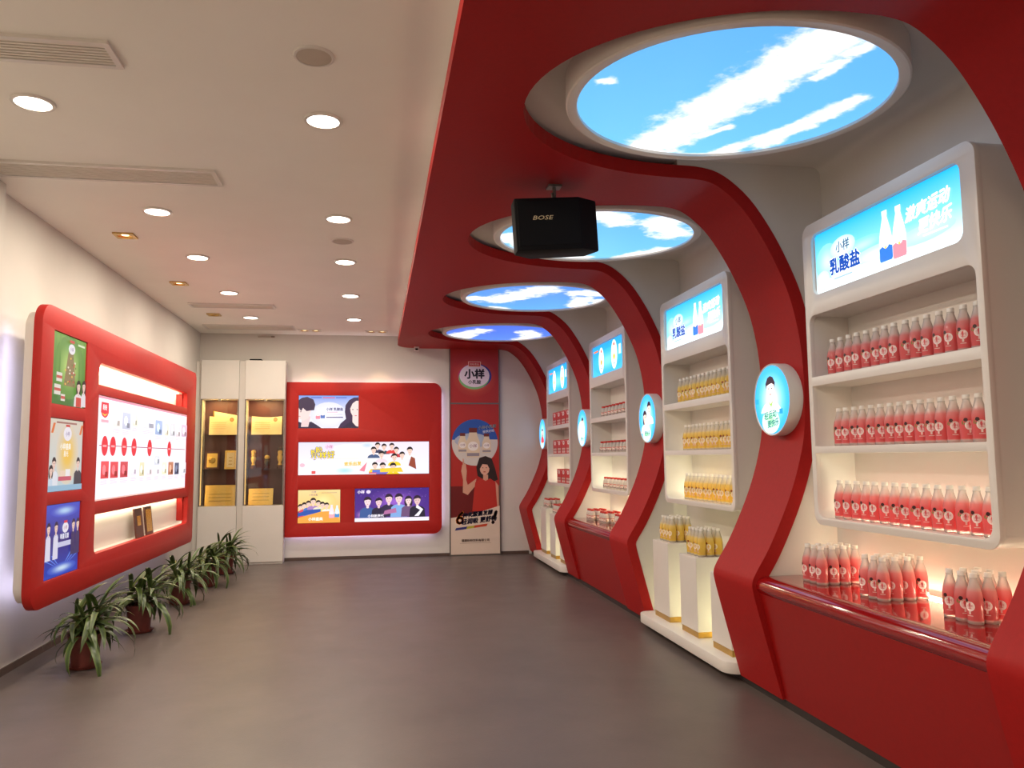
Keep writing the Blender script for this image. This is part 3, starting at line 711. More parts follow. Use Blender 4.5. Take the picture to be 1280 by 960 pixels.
def milk_bottle(name, cap):
    t = empty(name, (0, 0, 0))
    obj('body', lathe([(.024, .002), (.031, 0), (.034, .005), (.034, .07), (.031, .088), (.023, .104), (.0205, .108), (.0205, .115)], 16), MAT['milk_drink'], t, smooth=50, local=True)
    obj('cap', lathe([(.0225, .113), (.0235, .115), (.0235, .131), (.022, .134), (0, .1345)], 14), cap, t, smooth=40, local=True)
    p = Print(.1, .05); p.rect(-.08, -.022, .08, .022, (236, 224, 210)); p.rect(-.08, -.022, .08, -.010, (150, 130, 124)); p.rect(-.08, .016, .08, .022, (206, 80, 60))
    p.ell(0, .004, .015, .012, (206, 70, 60), 16); p.text('小样', 0, .004, .009, (250, 240, 235)); p.ell(.03, -.002, .009, .012, (190, 150, 110), 12); p.ell(-.03, -.002, .009, .012, (120, 96, 90), 12)
    V = p.V; 
    q = Print(.1, .05); q.k = 0
    for s0 in np.linspace(-.08, .08, 13)[:-1]:
        for (a, b, c) in ((-.022, -.010, (150, 130, 124)), (-.010, .016, (236, 224, 210)), (.016, .022, (206, 80, 60))):
            q.rect(s0, a, s0+.16/12, b, c); q.k = 0
    q.k = 1; n = len(q.V)
    p2 = Print(.1, .05); p2.V = q.V; p2.F = q.F; p2.C = q.C; p2.k = 1
    p2.ell(0, .004, .015, .012, (206, 70, 60), 16); p2.text('小样', 0, .004, .009, (250, 240, 235)); p2.ell(.03, -.002, .009, .012, (190, 150, 110), 12); p2.ell(-.03, -.002, .009, .012, (120, 96, 90), 12)
    obj('label', (wrap(p2, .034, .038), p2.F), MAT['paper_print'], t, cols=p2.C, local=True)
    freeze(t); return t
PROTO = {'pink': drink_bottle('pink_bottle', MAT['pink_drink'], ((120, 140, 60), (60, 20, 26)), ((252, 238, 234), (249, 220, 216), (210, 100, 112))),
         'orange': drink_bottle('orange_bottle', MAT['orange_drink'], ((120, 130, 40), (150, 70, 20)), ((255, 246, 226), (253, 234, 196), (204, 130, 60))),
         'milk': milk_bottle('milk_bottle', MAT['cap_red'])}
USED = set()
def put(kind, x, y, z, rz, label, group):
    pr = PROTO[kind]
    o = pr if kind not in USED else copy_tree(pr)
    USED.add(kind); o.location = (x, y, z+.0004); o.rotation_euler = (0, 0, rz); tag(o, label, 'bottle', group)
def row(kind, b, sh, ya, yb, n, x=2.665, two=False):
    nm = ('top', 'middle', 'lowest')[sh]; word = {'pink': 'pink drink bottle', 'orange': 'orange drink bottle', 'milk': 'white milk bottle with red cap'}[kind]
    lab = '%s in the row on the %s shelf of its tower' % (word, nm); gr = '%s shelf row of %s bottles' % (nm, kind)
    for k in range(n):
        y = yb+(ya-yb)*k/(n-1)
        put(kind, x+random.uniform(-.004, .004), y+random.uniform(-.002, .002), SHZ[sh], random.uniform(.35, 1.15), lab, gr)
row('pink', 0, 0, 4.20, 3.06, 15); row('pink', 0, 1, 4.17, 3.09, 15); row('pink', 0, 2, 4.19, 3.06, 15)
row('orange', 1, 0, 6.55, 5.50, 14); row('orange', 1, 1, 6.46, 5.50, 13); row('orange', 1, 2, 6.46, 5.50, 13)
row('milk', 2, 0, 8.95, 8.02, 8); row('milk', 2, 1, 9.02, 8.02, 9); row('milk', 2, 2, 8.93, 8.02, 8)
def pack(kind, x, y, z, nx, ny, s, label, group):
    for i in range(nx):
        for j in range(ny):
            put(kind, x+(i-(nx-1)/2)*s, y+(j-(ny-1)/2)*s, z, random.uniform(.2, 1.3), label, group)
ZB = .80
pack('pink', 2.655, 4.30, ZB, 4, 3, .072, 'pink drink bottle in the cluster on the red bench beside the round sign', 'bottle cluster by the round sign')
pack('pink', 2.675, 3.77, ZB, 4, 3, .072, 'pink drink bottle in the middle cluster on the red bench', 'middle bottle cluster on the bench')
pack('pink', 2.685, 3.20, ZB, 3, 3, .074, 'pink drink bottle in the cluster on the red bench farthest from the round sign', 'bottle cluster at the near end of the bench')
put('pink', 2.815, 3.06, ZB, .2, 'single pink drink bottle standing apart at the end of the red bench', 'lone bottle on the bench')
pack('orange', 2.63, 6.685, .80, 3, 4, .072, 'orange drink bottle in the cluster on the tallest pedestal', 'orange bottles on the tallest pedestal')
pack('orange', 2.63, 6.07, .75, 3, 4, .072, 'orange drink bottle in the cluster on the middle-height pedestal', 'orange bottles on the middle pedestal')
for yy, xx, nm in ((9.1, 2.6, 'by the round sign'), (8.62, 2.62, 'in the middle of the bench'), (8.12, 2.64, 'at the end of the bench')):
    pack('milk', xx, yy, ZB, 3, 3, .074, 'white milk bottle in the cluster on the red bench %s' % nm, 'milk bottle cluster %s' % nm)
MS = PROTO['milk']
for (yy, zz, nm) in ((6.685, .80, 'tallest'), (6.07, .75, 'middle-height')):
    pack('milk', 2.62, yy+2*PITCHB, zz, 3, 4, .074, 'white milk bottle on the %s pedestal under the red cartons' % nm, 'milk bottles on the %s pedestal' % nm)

# ------------------------------------------------------------------ red cartons
def carton():
    t = empty('drink_carton', (0, 0, 0))
    obj('box', bev(box(-.07, .07, -.125, .125, 0, .2), .003, 1), MAT['carton_red'], t, local=True)
    p = Print(.24, .19); p.ell(-.0, .055, .055, .03, (250, 236, 232), 18); p.text('小样', 0, .057, .026, (190, 40, 60), bold=.03)
    for k, u in enumerate((-.075, -.025, .03, .08)):
        p.rect(u-.016, -.085, u+.016, -.02, (240, 226, 214)); p.rect(u-.010, -.02, u+.010, -.008, (150, 40, 40)); p.rect(u-.016, -.06, u+.016, -.04, (180, 120, 110))
    p.rect(-.11, .075, -.075, .088, (250, 230, 220))
    obj('front_print', ([(-.0705-w_, -u, .1+v) for u, v, w_ in p.V], p.F), MAT['paper_print'], t, cols=p.C, local=True)
    freeze(t); return t
CT = carton(); first = True
for sh, ys in ((0, (11.35, 11.08, 10.81, 10.54)), (1, (11.35, 11.08, 10.81, 10.54)), (2, (11.12, 10.85, 10.58))):
    for y in ys:
        o = CT if first else copy_tree(CT); first = False
        o.location = (2.69, y, SHZ[sh]+.0004); tag(o, 'red drink carton on the %s shelf of the tower at the back wall' % ('top', 'middle', 'lowest')[sh], 'carton', 'red cartons on the %s shelf' % ('top', 'middle', 'lowest')[sh])
# ------------------------------------------------------------------ red history panel on the left wall
XP, PTH = -2.39, .06
t = empty('history_panel', (-2.5, 8.5, .49)); tag(t, 'large red wall panel with posters, a lit history board and lit niches', 'wall panel')
PHOLES = {'top': rrect(7.32, 10.57, 2.225, 2.417, [.004, .004, .07, .07], 5), 'board': rrect(7.335, 10.60, 1.205, 2.138, .003, 1), 'low': rrect(7.35, 10.75, .755, 1.095, [.07, .07, .004, .004], 5)}
POST = [(1.99, 2.546), (1.325, 1.886), (.676, 1.232)]
PY0 = 6.11
holes = list(PHOLES.values())+[rrect(6.33, 7.02, a, b, .003, 1) for a, b in POST]
obj('red_face', plate([rrect(PY0, 11.06, .49, 2.722, [.15, .09, .09, .15], 8)]+holes, PTH, (XP, 0, 0), LEFT, bevel=.003), MAT['red_panel'], t, smooth=30)
XB1 = XP-PTH
obj('white_rim', plate([rrect(PY0+.05, 11.0, .54, 2.67, .12, 8), PHOLES['top'], PHOLES['low']], .07, (XB1, 0, 0), LEFT), MAT['gloss_white'], t, smooth=30)
obj('back_sheet', plate([rrect(PY0+.07, 10.98, .56, 2.65, .11, 8)], .014, (XB1-.07, 0, 0), LEFT), MAT['gloss_white'], t)
obj('spacer_frame', box(XL, XB1-.084, PY0+.5, 10.6, .95, 2.3), MAT['gloss_white'], t)
for yq, z0, z1 in ((10.548, 2.226, 2.40), (10.728, .79, 1.094)): obj('niche_end', box(XB1-.069, XB1+.002, yq, yq+.016, z0, z1), MAT['red_panel'], t)
for nm, (a, b, z) in {'top': (7.36, 10.5, 2.405), 'low': (7.40, 10.7, 1.086)}.items():
    obj('niche_led', box(XP-.115, XP-.09, a, b, z-.004, z+.004), MAT['led_warm'], t)
    area('niche_lamp', (XP-.085, (a+b)/2, z-.010), .03, 8*LED_W if nm == 'low' else 20*LED_W, (255, 240, 205), (0, math.radians(20), 0), sy=b-a, parent=t)
# cool halo strips on the back, shining at the wall
xh = XB1-.084
obj('halo_led', box(xh-.008, xh, PY0+.18, PY0+.195, .75, 2.5), MAT['led_cool'], t); obj('halo_led', box(xh-.008, xh, PY0+.3, 10.8, .66, .675), MAT['led_cool'], t)
area('halo_lamp_side', (xh-.012, PY0+.14, 1.6), 1.8, 5*LED_W, (206, 206, 255), (0, math.radians(90), 0), sy=.03, parent=t)
area('halo_lamp_low', (xh-.012, 8.6, .63), .03, 9*LED_W, (214, 212, 255), (0, math.radians(90), 0), sy=4.6, parent=t)
# history board
bd = obj('history_board', box(XP-.058, XP-.006, 7.338, 10.597, 1.208, 2.135), MAT['gloss_white'], t)
p = Print(3.26, .93); W, Hh, cy, cz = 3.25, .92, 8.9675, 1.6715
R = lambda y0, z0, y1, z1, c, c2=None: p.rect(y0-cy, z0-cz, y1-cy, z1-cz, c, c2)
p.rect(-W/2, -Hh/2, W/2, Hh/2, (250, 238, 250), (255, 246, 252))
R(cy-W/2, cz+Hh/2-.02, cy+W/2, cz+Hh/2, (250, 150, 175)); R(cy-W/2, cz-Hh/2, cy+W/2, cz-Hh/2+.012, (255, 190, 180))
R(7.4, 1.690, 10.55, 1.698, (150, 70, 100))
p.poly([(y-cy, z-cz) for y, z in ((7.41, 1.99), (7.45, 1.955), (7.52, 1.94), (7.58, 1.955), (7.62, 1.99), (7.61, 2.08), (7.42, 2.08))], (226, 40, 60))
p.poly([(7.43-cy, 1.985-cz), (7.515-cy, 1.955-cz), (7.60-cy, 1.985-cz), (7.515-cy, 1.972-cz)], (250, 200, 60))
p.text('盼盼', 7.515-cy, 2.035-cz, .05, (255, 240, 240), bold=.03); R(7.42, 1.90, 7.62, 1.925, (250, 170, 185))
for y in (7.54, 7.76, 8.09, 8.40, 8.95, 9.76):
    p.ell(y-cy, 1.692-cz, .085, .09, (224, 34, 52), 24); R(y-.05, 1.682, y+.05, 1.70, (250, 160, 165))
BOT = [(7.45, 7.66, 1.40, 1.555, (214, 60, 66)), (7.70, 7.92, 1.40, 1.55, (206, 50, 58)), (7.98, 8.21, 1.40, 1.55, (190, 50, 60)), (8.30, 8.50, 1.41, 1.54, (238, 226, 240)), (8.59, 8.76, 1.40, 1.54, (214, 206, 170)), (8.84, 9.05, 1.40, 1.53, (236, 222, 226)), (9.12, 9.34, 1.51, 1.61, (206, 210, 222)), (9.12, 9.34, 1.40, 1.49, (240, 232, 240)), (9.43, 9.64, 1.40, 1.54, (240, 232, 200)), (9.70, 9.93, 1.39, 1.54, (176, 110, 80)), (9.99, 10.20, 1.39, 1.53, (60, 70, 100)), (10.29, 10.55, 1.39, 1.53, (226, 226, 236))]
TOP = [(7.69, 7.91, 1.87, 2.02, (238, 230, 226)), (7.96, 8.21, 1.86, 2.02, (190, 196, 216)), (8.26, 8.44, 1.90, 2.03, (236, 232, 214)), (8.60, 9.04, 1.89, 1.96, (220, 224, 240)), (9.08, 9.36, 1.84, 2.0, (150, 176, 216)), (9.45, 9.64, 1.84, 1.98, (232, 224, 206)), (9.70, 9.93, 1.84, 2.0, (206, 206, 214)), (9.95, 10.19, 1.84, 2.0, (226, 214, 222)), (10.23, 10.51, 1.85, 2.0, (206, 180, 204))]
for a, b, z0, z1, c in BOT+TOP:
    R(a, z0, b, z1, c, tuple(min(255, v+18) for v in c)); m_ = (a+b)/2; d = tuple(max(0, v-60) for v in c); l2 = tuple(min(255, v+70) for v in c)
    p.ell(m_-cy-.02, (z0+z1)/2-cz, (b-a)*.22, (z1-z0)*.3, l2, 12); R(m_+.01, z0+.015, b-.03, z0+.06, d)
    p.lines(a-cy, b-cy, z0-.022-cz, .014, 3, .005, (205, 196, 210))
p.build('board_film', MAT['film_lit'], bd, (XP-.0055, cy, cz), LEFT)
# posters
def poster(parent, y0, y1, z0, z1, art, name='poster_film', m='film_soft', lift=.012):
    bx_ = obj('poster', box(XP-.058, XP-lift, y0+.003, y1-.003, z0+.003, z1-.003), MAT['slot_dark'], parent)
    p = Print(y1-y0, z1-z0); p.clip = True; p.w -= .008; p.h -= .008; art(p, y1-y0-.008, z1-z0-.008); p.build(name, MAT[m], bx_, (XP-lift+.0005, (y0+y1)/2, (z0+z1)/2), LEFT)
def art_green(p, w, h):
    p.rect(-w/2, -h/2, w/2, h/2, (64, 120, 50), (120, 170, 70), ); p.glow(0, .05*h, .46*w, .46*h, (200, 226, 130), (92, 146, 60), 24, 4)
    for u in (-.42, -.3, .3, .42): p.rect(u*w-.02*w, -.2*h, u*w+.03*w, .48*h, (84, 140, 56), (110, 160, 70))
    p.poly([(-.16*w, -.22*h), (.2*w, -.22*h), (.1*w, .28*h), (-.05*w, .28*h)], (150, 130, 90))
    for k in range(26): p.ell(random.uniform(-.13, .16)*w, random.uniform(-.2, .24)*h, .022*w, .016*h, random.choice([(240, 230, 210), (200, 80, 70), (120, 130, 70), (240, 190, 90)]), 8)
    p.ell(.02*w, .32*h, .1*w, .075*h, (244, 240, 246), 18); p.text('小样', .02*w, .32*h, .06*h, (110, 60, 140)); p.rect(-.05*w, .41*h, .09*w, .45*h, (214, 60, 60)); p.rect(.2*w, .40*h, .42*w, .43*h, (226, 236, 200))
    for u, v, s in ((-.32, -.12, .16), (-.36, -.3, .18), (-.2, -.4, .12)): p.rect(u*w-s*w/2, v*h-s*h*.4, u*w+s*w/2, v*h+s*h*.4, (232, 226, 214)); p.rect(u*w-s*w/2, v*h-.02*h, u*w+s*w/2, v*h+.02*h, (206, 90, 80))
    p.person(.26*w, -.2*h, .14*w, cloth=(238, 226, 226), long=True, drop=1.9); p.person(.42*w, -.18*h, .13*w, cloth=(236, 226, 230), long=True, sh=.6, drop=1.9)
    p.rect(.18*w, -.5*h, .34*w, -.36*h, (214, 70, 60))
def art_orange(p, w, h):
    p.rect(-w/2, -h/2, w/2, h/2, (196, 214, 220), (226, 214, 196)); p.glow(.05*w, .02*h, .34*w, .44*h, (250, 196, 60), (224, 214, 200), 24, 3)
    p.rect(-.3*w, .44*h, .3*w, .465*h, (170, 120, 110)); p.ell(.03*w, .3*h, .12*w, .1*h, (244, 238, 246), 18); p.text('小样', .03*w, .3*h, .07*h, (90, 50, 130)); p.rect(-.03*w, .4*h, .09*w, .43*h, (214, 60, 60))
    p.text('小样盛典', -.02*w, .12*h, .09*h, (255, 250, 240), bold=.03); p.text('星光', .0, .02*h, .08*h, (255, 244, 226), bold=.03)
    for u in (-.45, .38): p.poly([(u*w, .3*h), (u*w+.06*w, .3*h), (u*w+.12*w, .44*h), (u*w+.06*w, .44*h)], (230, 120, 60))
    p.rect(-.2*w, -.36*h, .18*w, -.3*h, (206, 90, 110)); p.rect(.0, -.3*h, .14*w, -.2*h, (244, 240, 240)); p.rect(-.15*w, -.3*h, -.02*w, -.22*h, (240, 214, 190))
    p.person(-.34*w, -.12*h, .13*w, cloth=(230, 232, 240), drop=2.6); p.person(-.42*w, -.22*h, .12*w, cloth=(206, 220, 236), drop=1.9, sh=.5, long=True); p.person(.36*w, -.12*h, .13*w, cloth=(60, 60, 70), drop=2.8)
    p.rect(-w/2, -h/2, w/2, -.42*h, (150, 190, 216))
def art_blue(p, w, h):
    p.rect(-w/2, -h/2, w/2, 0, (34, 70, 190), (52, 34, 120)); p.rect(-w/2, 0, w/2, h/2, (52, 34, 120), (70, 90, 210)); p.glow(.05*w, .4*h, .42*w, .09*h, (190, 226, 255), (66, 80, 200), 24, 4)
    for s in (-1, 1):
        for k in range(3): p.poly([(0, -.42*h), (s*(.25+.1*k)*w, -.2*h-.02*k*h), (s*(.29+.1*k)*w, -.2*h-.02*k*h)], (110, 150, 245))
    p.glow(.02*w, -.4*h, .42*w, .08*h, (214, 236, 255), (50, 80, 200), 24, 4)
    for u, s in ((-.4, .12), (-.2, .12), (.3, .12), (.43, .12)): p.person(u*w, .18*h, s*w, hair=(50, 36, 70), cloth=(226, 222, 240) if u < 0 else (60, 50, 100), drop=2.9, sh=.62)
    p.ell(.05*w, .16*h, .09*w, .075*h, (240, 236, 248), 18); p.text('小样', .05*w, .16*h, .06*h, (160, 40, 90)); p.rect(0, .225*h, .1*w, .26*h, (224, 60, 70))
    p.text('明星见面', .03*w, .04*h, .07*h, (236, 236, 250), bold=.04); p.rect(-.16*w, -.1*h, .22*w, -.03*h, (206, 206, 236))
for (z0, z1), a in zip(POST[::1], (art_green, art_orange, art_blue)): poster(t, 6.33, 7.02, z0, z1, a, m='film_soft')
for k, (ya, c) in enumerate(((8.72, 'frame_wood'), (9.08, 'gold'))):
    q = empty('award_plaque', (XP-.05, ya+.12, .757)); tag(q, ('dark brown' if k == 0 else 'gold faced')+' award plaque leaning in the lower niche of the red panel', 'plaque', 'plaques in the lower niche')
    def lean(x0, x1, y0, y1, z0, z1): return [(x-.12*(z-.757)-.006, y, z) for x, y, z in box(x0, x1, y0, y1, z0, z1)[0]], box(0, 1, 0, 1, 0, 1)[1]
    obj('board', lean(XP-.045, XP-.03, ya, ya+.26, .757, 1.06), MAT['frame_wood'], q); obj('plate', lean(XP-.0305, XP-.028, ya+(.03, .07)[k == 0], ya+(.23, .19)[k == 0], (.79, .88)[k == 0], (1.03, .98)[k == 0]), MAT['gold'], q)

# ------------------------------------------------------------------ trophy cabinets
YC = 12.36
def cabinet(x0, x1, label, yc):
    t = empty('trophy_cabinet', ((x0+x1)/2, (yc+YB)/2, 0)); tag(t, label, 'cabinet', 'white trophy cabinets at the back wall')
    W_ = 'gloss_white'; g0, g1, zt = .87, 2.472, 3.07
    obj('lower_panel', bbox(x0, x1, yc, yc+.02, .03, g0-.004, w=.003), MAT[W_], t); obj('upper_panel', bbox(x0, x1, yc, yc+.02, g1+.004, zt, w=.003), MAT[W_], t)
    obj('lower_case', box(x0+.004, x1-.004, yc+.02, YB-.004, 0, g0), MAT[W_], t); obj('upper_case', box(x0+.004, x1-.004, yc+.02, YB-.004, g1, zt-.004), MAT[W_], t)
    for a in (x0+.004, x1-.022): obj('side_panel', box(a, a+.018, yc+.02, YB-.004, g0, g1), MAT[W_], t)
    obj('back_panel', box(x0+.022, x1-.022, YB-.02, YB-.006, g0, g1), MAT['cab_back'], t)
    for z in (1.937, 1.418): obj('glass_shelf', box(x0+.022, x1-.022, yc+.03, YB-.02, z-.008, z), MAT['clear_glass'], t)
    d = obj('glass_door', box(x0+.012, x1-.012, yc+.006, yc+.011, g0+.002, g1-.002), MAT['clear_glass'], t)
    obj('door_frame', join(box(x0+.004, x0+.014, yc+.002, yc+.016, g0, g1), box(x1-.014, x1-.004, yc+.002, yc+.016, g0, g1)), MAT['steel'], d)
    obj('clip', bbox((x0+x1)/2-.02, (x0+x1)/2+.02, yc-.001, yc+.018, g1-.03, g1+.005, w=.002), MAT['steel'], d)
    obj('led_strip', box(x0+.024, x0+.032, yc+.024, yc+.032, g0+.02, g1-.02), MAT['led_amber'], t)
    l_ = area('cabinet_strip', (x0+.036, yc+.04, (g0+g1)/2), 1.5, 3.2*LED_W, (255, 206, 130), (0, math.radians(-90), 0), sy=.02, parent=t)
    area('cabinet_lamp', ((x0+x1)/2, yc+.07, g1-.004), .3, 9*LED_W, (255, 214, 140), sy=.15, parent=t)
    return t
cabinet(-2.605, -2.055, 'white trophy cabinet in the back corner, holding framed awards', YC); cabinet(-1.965, -1.372, 'white trophy cabinet beside the back red panel, holding trophies', YC-.01)
o = obj('cabinet_filler', box(-2.055, -1.965, YC+.05, YB, 0, 3.06), MAT['gloss_white']); tag(o, 'narrow white filler strip between the two trophy cabinets', 'panel')
o = obj('corner_filler', box(XL, -2.605, YC+.06, YB, 0, 3.05), MAT['gloss_white']); tag(o, 'narrow white filler strip between cabinet and left wall', 'panel')
t = empty('router_box', (-1.82, 12.5, 3.068)); tag(t, 'small black box lying on top of the trophy cabinet', 'box'); obj('case', bbox(-1.92, -1.74, 12.42, 12.58, 3.068, 3.10, w=.006), MAT['black_plastic'], t); obj('foot', box(-1.90, -1.76, 12.44, 12.56, 3.0665, 3.069), MAT['slot_dark'], t)

def certificate(x0, x1, y, z0, z1, label, k):
    t = empty('certificate', ((x0+x1)/2, y, z0)); tag(t, label, 'certificate', 'certificates on the upper shelves')
    n = 14; V, F = [], []
    for i in range(n+1):
        u = i/n; x = x0+(x1-x0)*u; yy = y-.02*math.sin(u*PI*2+k)-.01; dz = -.015*math.sin(u*PI)
        V += [(x, yy, z0+.018+dz*0), (x, yy+.03, z1+dz)]
    m0 = min(v[2] for v in V)
    for i in range(n): F.append((2*i, 2*i+2, 2*i+3, 2*i+1))
    V = [(v[0], v[1], v[2]-m0+z0+.001) for v in V]
    th = [(v[0], v[1]+.004, v[2]) for v in V]; N = len(V)
    F2 = [tuple(q+N for q in f[::-1]) for f in F]+[(2*i, 2*i+N, 2*i+2+N, 2*i+2) for i in range(n)]+[(2*i+1, 2*i+3, 2*i+3+N, 2*i+1+N) for i in range(n)]+[(0, 1, 1+N, N), (2*n, 2*n+N, 2*n+1+N, 2*n+1)]
    obj('sheet', fixn((V+th, F+F2)), MAT['paper_cream'], t, smooth=40)
    p = Print(.1, .1); xm = (x0+x1)/2; p.ell(.13, .08, .03, .03, (206, 120, 70), 16); p.ell(.13, .08, .02, .02, (236, 190, 120), 16)
    for r in range(4): p.rect(-.17, -.06+.03*r, .05, -.054+.03*r, (214, 180, 120)); p.k -= 1
    p.build('seal_print', MAT['paper_print'], t, (xm, y-.042, (z0+z1)/2), BACK)
certificate(-2.50, -2.09, YC+.14, 1.9375, 2.24, 'cream certificate with a seal standing in the corner cabinet', 0); certificate(-1.88, -1.43, YC+.14, 1.9375, 2.24, 'cream certificate with a seal standing in the cabinet beside the red panel', 1.2)
q = empty('loose_certificate', (-2.22, YC+.2, 2.08)); tag(q, 'cream certificate lying slanted behind the seal certificate in the corner cabinet', 'certificate', 'certificates on the upper shelves')
CS = box(-2.44, -2.08, YC+.20, YC+.204, 1.94, 2.30); obj('sheet', ([(a, b, c-.18*(a+2.44)) if c > 2 else (a, b, c) for a, b, c in CS[0]], CS[1]), MAT['paper_cream'], q)
BB = box(-2.46, -2.44, YC+.199, YC+.205, 1.94, 2.31); obj('binding', BB, MAT['gold'], q)
def framed(x0, x1, z0, z1, y, label, gold_frame):
    t = empty('framed_award', ((x0+x1)/2, y, z0)); tag(t, label, 'framed award', 'awards in the trophy cabinets')
    def ln(V): return [(a, b+.16*(c-z0), c) for a, b, c in V]
    B0 = bbox(x0, x1, y, y+.018, z0+.001, z1, w=.003); obj('frame', (ln(B0[0]), B0[1]), MAT['gold_bright' if gold_frame else 'frame_wood'], t)
    B1 = box(x0+.03, x1-.03, y-.003, y+.001, z0+.03, z1-.03); obj('face', (ln(B1[0]), B1[1]), MAT['paper_cream' if gold_frame == 1 else 'gold_bright'], t)
    if gold_frame: 
        for k in range(3):
            B2 = box(x0+.06, x1-.06, y-.0045, y-.0028, z0+.07+.05*k, z0+.08+.05*k); obj('engraving', (ln(B2[0]), B2[1]), MAT['brass'], t)
    else:
        B2 = lathe([(.05, 0), (.04, .01), (.0, .012)], 20); obj('medal', ([(a+(x0+x1)/2, y-.003-c+.16*(b+(z1-z0)/2), z0+(z1-z0)/2+b) for a, b, c in B2[0]], B2[1]), MAT['brass'], t, smooth=40)
framed(-2.545, -2.335, 1.4185, 1.69, YC+.10, 'dark wooden framed medal on the middle shelf of the corner cabinet', 0)
framed(-2.26, -2.09, 1.4185, 1.70, YC+.10, 'gold framed award with cream face in the corner cabinet', 1)
framed(-2.53, -2.09, .8705, 1.18, YC+.08, 'wide gold plaque on the lowest shelf of the corner cabinet', 2)
framed(-1.90, -1.54, .8705, 1.12, YC+.08, 'gold plaque on the lowest shelf beside the red panel', 2)
def trophy(x, z, h, label, m='gold_bright', globe=False):
    t = empty('trophy', (x, YC+.12, z)); tag(t, label, 'trophy', 'trophies on the middle shelf'); c = (x, YC+.12, z+.0005)
    obj('base', lathe([(.042, 0), (.042, .03), (.036, .034), (.036, .05), (.02, .052)], 20, c), MAT['frame_wood'], t, smooth=30)
    obj('figure', lathe([(.026, .05), (.032, .06), (.02, .09*h/.3), (.034, .13*h/.3), (.04, .17*h/.3), (.026, .2*h/.3), (.034, .22*h/.3), (.03, h-.05), (.01, h-.04)], 16, c), MAT[m], t, smooth=40)
    obj('star' if not globe else 'globe', lathe([(.001, h-.06), (.028, h-.05), (.04, h-.025), (.028, h), (.001, h+.008)], 16, c), MAT['gold_bright' if not globe else 'clear_glass'], t, smooth=40)
trophy(-1.84, 1.4185, .28, 'slim gold trophy at the cabinet edge away from the red panel'); trophy(-1.64, 1.4185, .2, 'small dull metal trophy between the two gold ones', 'steel'); trophy(-1.45, 1.4185, .32, 'tall gold trophy topped by a clear globe', globe=True)

# ------------------------------------------------------------------ red panel on the back wall
YP = 12.52
t = empty('screen_panel', (-.18, YP, .368)); tag(t, 'red wall panel with four lit posters on the back wall', 'wall panel')
x0, x1 = -1.371, 1.035
SCR = [(-1.19, -.27, 2.034, 2.551), (-1.185, .836, 1.309, 1.822), (-1.18, -.538, .574, 1.086), (-.321, .836, .576, 1.094)]
obj('red_face', plate([rrect(x0, x1, .368, 2.757, [.004, .13, .13, .004], 8)]+[rrect(a, b, c, d, .003, 1) for a, b, c, d in SCR], .05, (0, YP, 0), BACK, bevel=.003), MAT['red_panel'], t, smooth=40)
obj('backing_box', box(x0, x1-.09, YP+.05, YB-.023, .45, 2.68), MAT['gloss_white'], t); obj('spacer_frame', box(x0+.3, x1-.4, YB-.023, YB, .8, 2.3), MAT['gloss_white'], t)
for (a, b, z0, z1) in ((x0+.02, x1-.12, .435, .449), (x1-.088, x1-.075, .5, 2.62), (x0+.02, x1-.12, 2.681, 2.693)): obj('halo_led', box(a, b, YP+.062, YP+.075, z0, z1), MAT['led_cool'], t)
area('halo_lamp', (x1-.07, YP+.07, 1.56), .02, 6*LED_W, (220, 216, 255), (0, math.radians(-90), 0), sy=2.1, parent=t).rotation_euler = Matrix((Vector((0, -1, 0)).cross(Vector((0, 0, 1))).cross(Vector((0, 0, 1))) if False else Vector((0, -1, 0)), Vector((0, 0, 1)), Vector((-1, 0, 0)))).transposed().to_euler()
area('halo_lamp_low', (-.2, YP+.07, .43), 2.2, 6*LED_W, (220, 216, 255), (math.radians(20), 0, 0), sy=.02, parent=t)
area('halo_lamp_top', (-.2, YP+.07, 2.70), 2.2, 4*LED_W, (240, 226, 235), (math.radians(180), 0, 0), sy=.02, parent=t)
def screen(k, art, label):
    a, b, c, d = SCR[k]; s = obj('light_box', box(a+.003, b-.003, YP+.008, YP+.049, c+.003, d-.003), MAT['slot_dark'], t); s['label'] = label
    p = Print(b-a, d-c); p.clip = True; p.w -= .008; p.h -= .008; art(p, b-a-.008, d-c-.008); p.build('poster_film', MAT['film_lit'], s, ((a+b)/2, YP+.0075, (c+d)/2), BACK)
